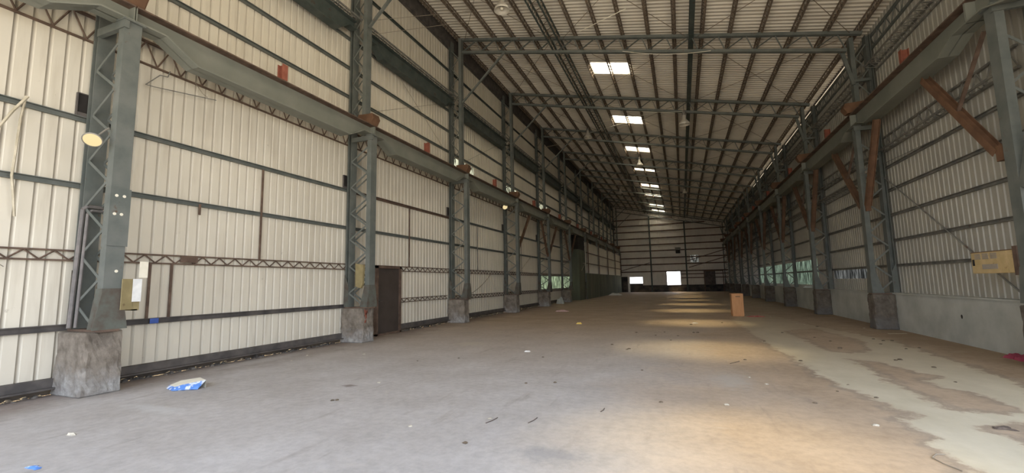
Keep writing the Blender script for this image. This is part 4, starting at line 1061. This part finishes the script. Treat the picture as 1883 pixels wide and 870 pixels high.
for k in range(2, 9):
    y0, y1 = YK(k) + 0.36, YK(k + 1) + 0.24
    for a, b, w in ((-8.3, -4.4, 'left'), (-3.9, 0.6, 'middle'), (1.0, 5.4, 'right')):
        r = empty('roof_cross_brace', ((a + b) / 2, (y0 + y1) / 2, ztop((a + b) / 2) - 0.02), 'thin crossed brace rods in the %s third of the roof, bay %s from the camera' % (w, ORD[k - 1]), 'brace', 'crossed roof brace rods')
        ha, hy, hz = (b - a) / 2, (y1 - y0) / 2, (ztop(b) - ztop(a)) / 2
        MB().tube((-ha, -hy, -hz), (ha, hy, hz), 0.010, 5).obj('rod', M['roofsteel'], r); MB().tube((ha, -hy, hz - 0.02), (-ha, hy, -hz - 0.02), 0.010, 5).obj('rod', M['roofsteel'], r)
rod((-1.2, 13.6, 10.35), (-3.0, 15.0, 10.8), 'sunlit cream conduit rod just above the first visible truss', 'cream', 0.014)
rod((-1.9, 28.5, 10.5), (-0.1, 25.8, 10.1), 'thin pale wire under the roof right of the third roof light', 'cream', 0.008)
rod((-3.8, 24.7, 10.9), (-1.2, 23.1, 10.3), 'pale conduit under the roof running towards the second roof light', 'cream', 0.012)
rod((-5.2, 27.5, 11.3), (-2.6, 25.3, 10.85), 'pale cable from the left pendant lamp to the roof light', 'cream', 0.010, 'cable')
rod((0.5, 21.8, 9.7), (-1.4, 21.9, 10.05), 'pale cable running left from the pendant lamp by the I-beam', 'cream', 0.009, 'cable', sag=0.05)
rod((-1.6, 15.95, 10.2), (1.4, 15.95, 9.55), 'slack pale cable sagging along the bottom chord of the first visible truss', 'cream', 0.010, 'cable', sag=0.12)
rod((-8.5, 10.1, 9.7), (-6.6, 13.3, 11.5), 'pale wire from the second left column up to the roof, upper', 'cable', 0.008, 'cable')
rod((-8.5, 10.2, 9.3), (-6.3, 13.8, 11.4), 'pale wire from the second left column up to the roof, lower', 'cable', 0.008, 'cable')
rod((-5.4, 40.2, 10.7), (0.3, 39.9, 9.6), 'long pale cable across the hall under the far trusses', 'cable', 0.014, 'cable')
rod((-8.4, 27.9, 10.9), (-5.3, 27.8, 11.0), 'pale cable from the left columns to the pendant lamp by the third truss', 'cable', 0.012, 'cable')

# ------------------------------------------------------------------ plywood lectern box and litter
r = empty('wooden_box_stand', (2.13, 20.85, 0), 'tall orange-brown plywood box standing alone on the floor', 'box')
MB().box(-0.22, 0.22, -0.20, 0.20, 0.05, 0.93).obj('body', M['plywood'], r)
MB().box(-0.24, 0.22, -0.22, 0.21, 0.93, 0.955).obj('top', M['plywood'], r)
MB().box(-0.215, 0.215, -0.18, 0.19, 0.0, 0.05).obj('plinth', M['plywood'], r)
MB().box(-0.205, 0.205, -0.212, -0.20, 0.74, 0.92).obj('drawer_front', M['plywood'], r)
MB().box(-0.08, 0.10, -0.225, -0.213, 0.815, 0.84).obj('handle', M['lattice'], r)
r.rotation_euler = (0, 0, 0.06)

def crumple(name, loc, sx, sy, h, mat, lab, cat, seed, n=9, rotz=0, split=None):
    rr = random.Random(seed)
    mb = MB(); N = n
    ph = [rr.uniform(0, 6.28) for _ in range(6)]
    pts = []
    for j in range(N + 1):
        for i in range(N + 1):
            u, v = i / N * 2 - 1, j / N * 2 - 1
            e = max(0, 1 - max(abs(u), abs(v)) ** 2.2)
            edge = 1 + 0.16 * math.sin(3 * math.atan2(v, u) + ph[0]) + 0.08 * math.sin(7 * math.atan2(v, u) + ph[1])
            z = h * (e ** 0.6) * (0.72 + 0.28 * math.sin(3.2 * u + ph[2]) * math.cos(2.6 * v + ph[3]) + rr.uniform(-0.13, 0.13))
            pts.append((u * sx / 2 * edge, v * sy / 2 * edge, max(0.004, z)))
    fs = [(j * (N + 1) + i, j * (N + 1) + i + 1, (j + 1) * (N + 1) + i + 1, (j + 1) * (N + 1) + i) for j in range(N) for i in range(N)]
    mb.add(pts, fs)
    b0 = len(mb.v)
    mb.add([(x * 0.97, y * 0.97, 0.001) for x, y, z in pts], [tuple(reversed(f)) for f in fs])
    rim = [i for i in range(N + 1)] + [(j + 1) * (N + 1) - 1 for j in range(1, N + 1)] + [N * (N + 1) + i for i in range(N - 1, -1, -1)] + [j * (N + 1) for j in range(N - 1, 0, -1)]
    for a, b in zip(rim, rim[1:] + rim[:1]): mb.f.append((a, b, b0 + b, b0 + a))
    if split:
        r = empty(name, loc, lab, cat); r.rotation_euler = (0, 0, rotz)
        mb.obj('sheet', mat, r, False)
        return r
    o = mb.obj(name, mat); o.location = loc; o.rotation_euler = (0, 0, rotz)
    tag(o, lab, cat); return o
# cement bag: a folded sack with a cream top panel and blue printed side
def bag():
    r = empty('cement_bag', (-7.42, 4.66, 0), 'crumpled cream and blue printed bag lying near the nearest left pedestal', 'bag')
    top = MB(); V = [(-0.20, -0.02, 0.10), (-0.05, 0.20, 0.13), (0.22, 0.22, 0.12), (0.06, -0.05, 0.075), (0.02, -0.14, 0.05), (-0.22, -0.16, 0.05)]
    top.add([(x, y, z) for x, y, z in V] + [(x, y, 0.002) for x, y, z in V], [(0, 5, 4, 3), (0, 3, 2, 1), (5, 0, 6, 11), (0, 1, 7, 6), (1, 2, 8, 7)])
    top.obj('paper_face', M['cream'], r)
    s_ = MB(); W = [(-0.22, -0.16, 0.05), (0.02, -0.14, 0.05), (0.06, -0.05, 0.075), (0.22, 0.22, 0.12), (0.26, 0.12, 0.06), (0.25, 0.02, 0.02), (0.08, -0.18, 0.006), (-0.22, -0.20, 0.006), (0.27, 0.10, 0.004)]
    s_.add(W, [(0, 7, 6, 1), (1, 6, 5, 2), (2, 5, 4, 3), (4, 5, 8), (5, 6, 8), (3, 4, 8)])
    s_.obj('printed_face', M['bluew'], r, label='blue and white printed face')
    r.rotation_euler = (0, 0, -0.35)
bag()
crumple('plastic_scrap', (-6.12, 22.95, 0), 0.62, 0.38, 0.11, M['pink'], 'crumpled pale pink plastic sheet on the floor towards the left', 'litter', 1)
crumple('red_cloth', (2.75, 20.45, 0), 0.62, 0.20, 0.06, M['red'], 'flat red cloth strip on the floor beside the plywood box', 'cloth', 2)
crumple('magenta_cloth', (5.70, 10.9, 0), 0.30, 0.42, 0.13, M['magenta'], 'magenta cloth bundle at the foot of the right dado at the frame edge', 'cloth', 3)
crumple('white_plastic_heap', (-7.15, 50.4, 0), 1.3, 0.9, 0.28, M['white'], 'white plastic heap on the floor by the far green partition', 'litter', 4)
crumple('yellow_wrapper', (-3.68, 16.2, 0), 0.20, 0.14, 0.09, M['yellow'], 'small yellow wrapper on the floor in mid hall', 'litter', 5, 5)
crumple('paper_scrap', (-3.38, 9.49, 0), 0.13, 0.08, 0.035, M['white'], 'small white paper scrap in the middle of the floor', 'litter', 6, 5)
crumple('paper_scrap', (-5.47, 2.2, 0), 0.15, 0.06, 0.02, M['bluew'], 'blue and white scrap at the bottom left frame edge', 'litter', 7, 5)
crumple('paper_scrap', (-6.3, 2.81, 0), 0.10, 0.05, 0.03, M['palestone'], 'pale scrap on the floor below the nearest left pedestal', 'litter', 8, 5)
crumple('white_sack', (-8.45, 31.3, 0), 0.5, 0.4, 0.55, M['dado'], 'pale grey sack slumped beside the fifth left pedestal', 'sack', 9)
crumple('brown_leaf_litter', (2.95, 6.05, 0), 0.16, 0.10, 0.03, M['twig'], 'dark dry leaf scrap on the pale stain near the right frame edge', 'litter', 10, 5)
crumple('white_scrap', (0.35, 17.2, 0), 0.18, 0.10, 0.03, M['white'], 'white scrap in the sun patch left of the plywood box', 'litter', 11, 5)
crumple('white_scrap', (5.55, 25.8, 1.075), 0.5, 0.18, 0.09, M['white'], 'white plastic scrap lying on top of the far right dado wall', 'litter', 12, 5).location.x = 5.93

ST = [(-0.19, 13.21), (0.24, 14.12), (-1.38, 13.77), (-0.58, 14.09), (-0.79, 13.21), (-0.36, 12.22), (-1.7, 11.07), (-1.26, 10.37), (-1.23, 10.46), (1.26, 17.47), (0.21, 16.66), (0.35, 14.14), (1.05, 9.61), (1.83, 12.53), (3.15, 13.6), (3.94, 16.6), (2.0, 9.75), (2.16, 7.79), (2.25, 7.07), (4.38, 13.55), (4.48, 13.26), (3.71, 10.34), (3.62, 10.26), (4.66, 13.3), (1.46, 6.56), (3.15, 11.66), (3.91, 9.63), (3.64, 8.41), (4.71, 12.13), (-4.52, 4.84), (-4.57, 4.8), (-2.08, 3.96), (-2.36, 6.54), (-1.94, 6.71), (-4.5, 8.3), (-5.18, 7.78), (-2.82, 8.89), (-0.34, 6.04), (-0.74, 8.06), (1.9, 7.31), (4.2, 12.6), (4.4, 11.9), (3.3, 12.9), (2.6, 14.6)]
def stone_mesh(seed):
    rr = random.Random(seed); mb = MB(); rings = []
    pr = [(0.0, 0.0), (1.0, 0.05), (1.05, 0.45), (0.6, 0.85), (0.0, 0.95)]
    mb.lathe((0, 0, 0), [(a * 0.028, b * 0.022) for a, b in pr], 7)
    mb.v = [(x * rr.uniform(0.7, 1.3), y * rr.uniform(0.7, 1.3), z) for x, y, z in mb.v]; return mb
sms = [stone_mesh(i) for i in range(4)]
smd = [s.mesh('floor_stone', M['stone']) for s in sms]
for i, (x, y) in enumerate(ST):
    o = bpy.data.objects.new('floor_stone', smd[i % 4]); COL.objects.link(o); o.location = (x, y, 0); s = random.uniform(0.7, 1.25) * (1.25 if y > 9 else 0.8); o.scale = (s, s, s * 0.8); o.rotation_euler = (0, 0, random.uniform(0, 6))
    tag(o, 'small dark stone lying loose on the dusty floor', 'stone', 'dark stones scattered on the floor')
smp = [s.mesh('pale_stone', M['palestone']) for s in sms]
for i, (x, y) in enumerate([(0.91, 7.95), (1.08, 7.5), (0.43, 6.16), (3.6, 17.6), (3.75, 17.3), (1.81, 5.78), (-2.17, 4.74), (-2.9, 4.22), (-4.66, 5.9), (-7.9, 7.1), (-8.1, 7.7), (-6.9, 8.2), (5.1, 16.4), (3.3, 20.6)]):
    o = bpy.data.objects.new('pale_stone', smp[i % 4]); COL.objects.link(o); o.location = (x, y, 0); s = random.uniform(0.7, 1.2); o.scale = (s, s, s * 0.7); o.rotation_euler = (0, 0, random.uniform(0, 6))
    tag(o, 'small pale chip lying loose on the dusty floor', 'stone', 'pale chips scattered on the floor')
for (x0, y0), (x1, y1), lab in (((-2.14, 4.57), (-2.09, 4.79), 'thin dark twig on the floor, left one of the near pair'), ((-1.69, 4.72), (-1.65, 4.93), 'thin dark twig on the floor, right one of the near pair'),
                                ((-1.0, 5.39), (-0.98, 5.54), 'short dark twig right of the near pair of twigs'), ((0.74, 9.11), (0.93, 9.4), 'dark twig on the tan floor left of the pale stain'),
                                ((5.15, 14.9), (5.6, 14.99), 'pale stick on the floor before the second right pedestal')):
    mid = ((x0 + x1) / 2 + 0.012, (y0 + y1) / 2, 0.007)
    tag(MB().path([(x0, y0, 0.005), mid, (x1, y1, 0.006)], 0.005, 5).obj('twig', M['twig'] if 'pale' != lab[:4] else M['pale']), lab, 'twig')
mb = MB().path([(1.99, 4.66, 0.006), (1.93, 4.80, 0.006), (1.91, 4.92, 0.006), (1.98, 5.02, 0.006), (2.05, 5.04, 0.006)], 0.004, 5)
tag(mb.obj('thin_wire_loop', M['cable']), 'thin brown wire curving on the floor at the pale stain edge', 'wire')
# loose rubble in the gap under the left cladding
mb = MB(); rr = random.Random(3)
for i in range(700):
    y = rr.uniform(-1, 38)
    if any(YK(k) - 0.1 < y < YK(k) + 0.6 for k in range(0, 9)): continue
    s = rr.uniform(0.015, 0.05); x = -9.12 + abs(rr.gauss(0, 0.09)); n = len(mb.v)
    P = [(x + s * rr.uniform(.6, 1.2) * a, y + s * rr.uniform(.6, 1.2) * b, max(0, s * c * rr.uniform(.5, 1))) for a, b, c in ((-1, -1, 0), (1, -1, 0), (1, 1, 0), (-1, 1, 0), (-.6, -.6, 1), (.6, -.6, 1), (.6, .6, 1), (-.6, .6, 1))]
    mb.add(P, [(0, 3, 2, 1), (4, 5, 6, 7), (0, 1, 5, 4), (1, 2, 6, 5), (2, 3, 7, 6), (3, 0, 4, 7)])
o = mb.obj('rubble', M['rubble']); tag(o, 'loose rubble and grit along the foot of the left wall', 'rubble'); o['kind'] = 'stuff'
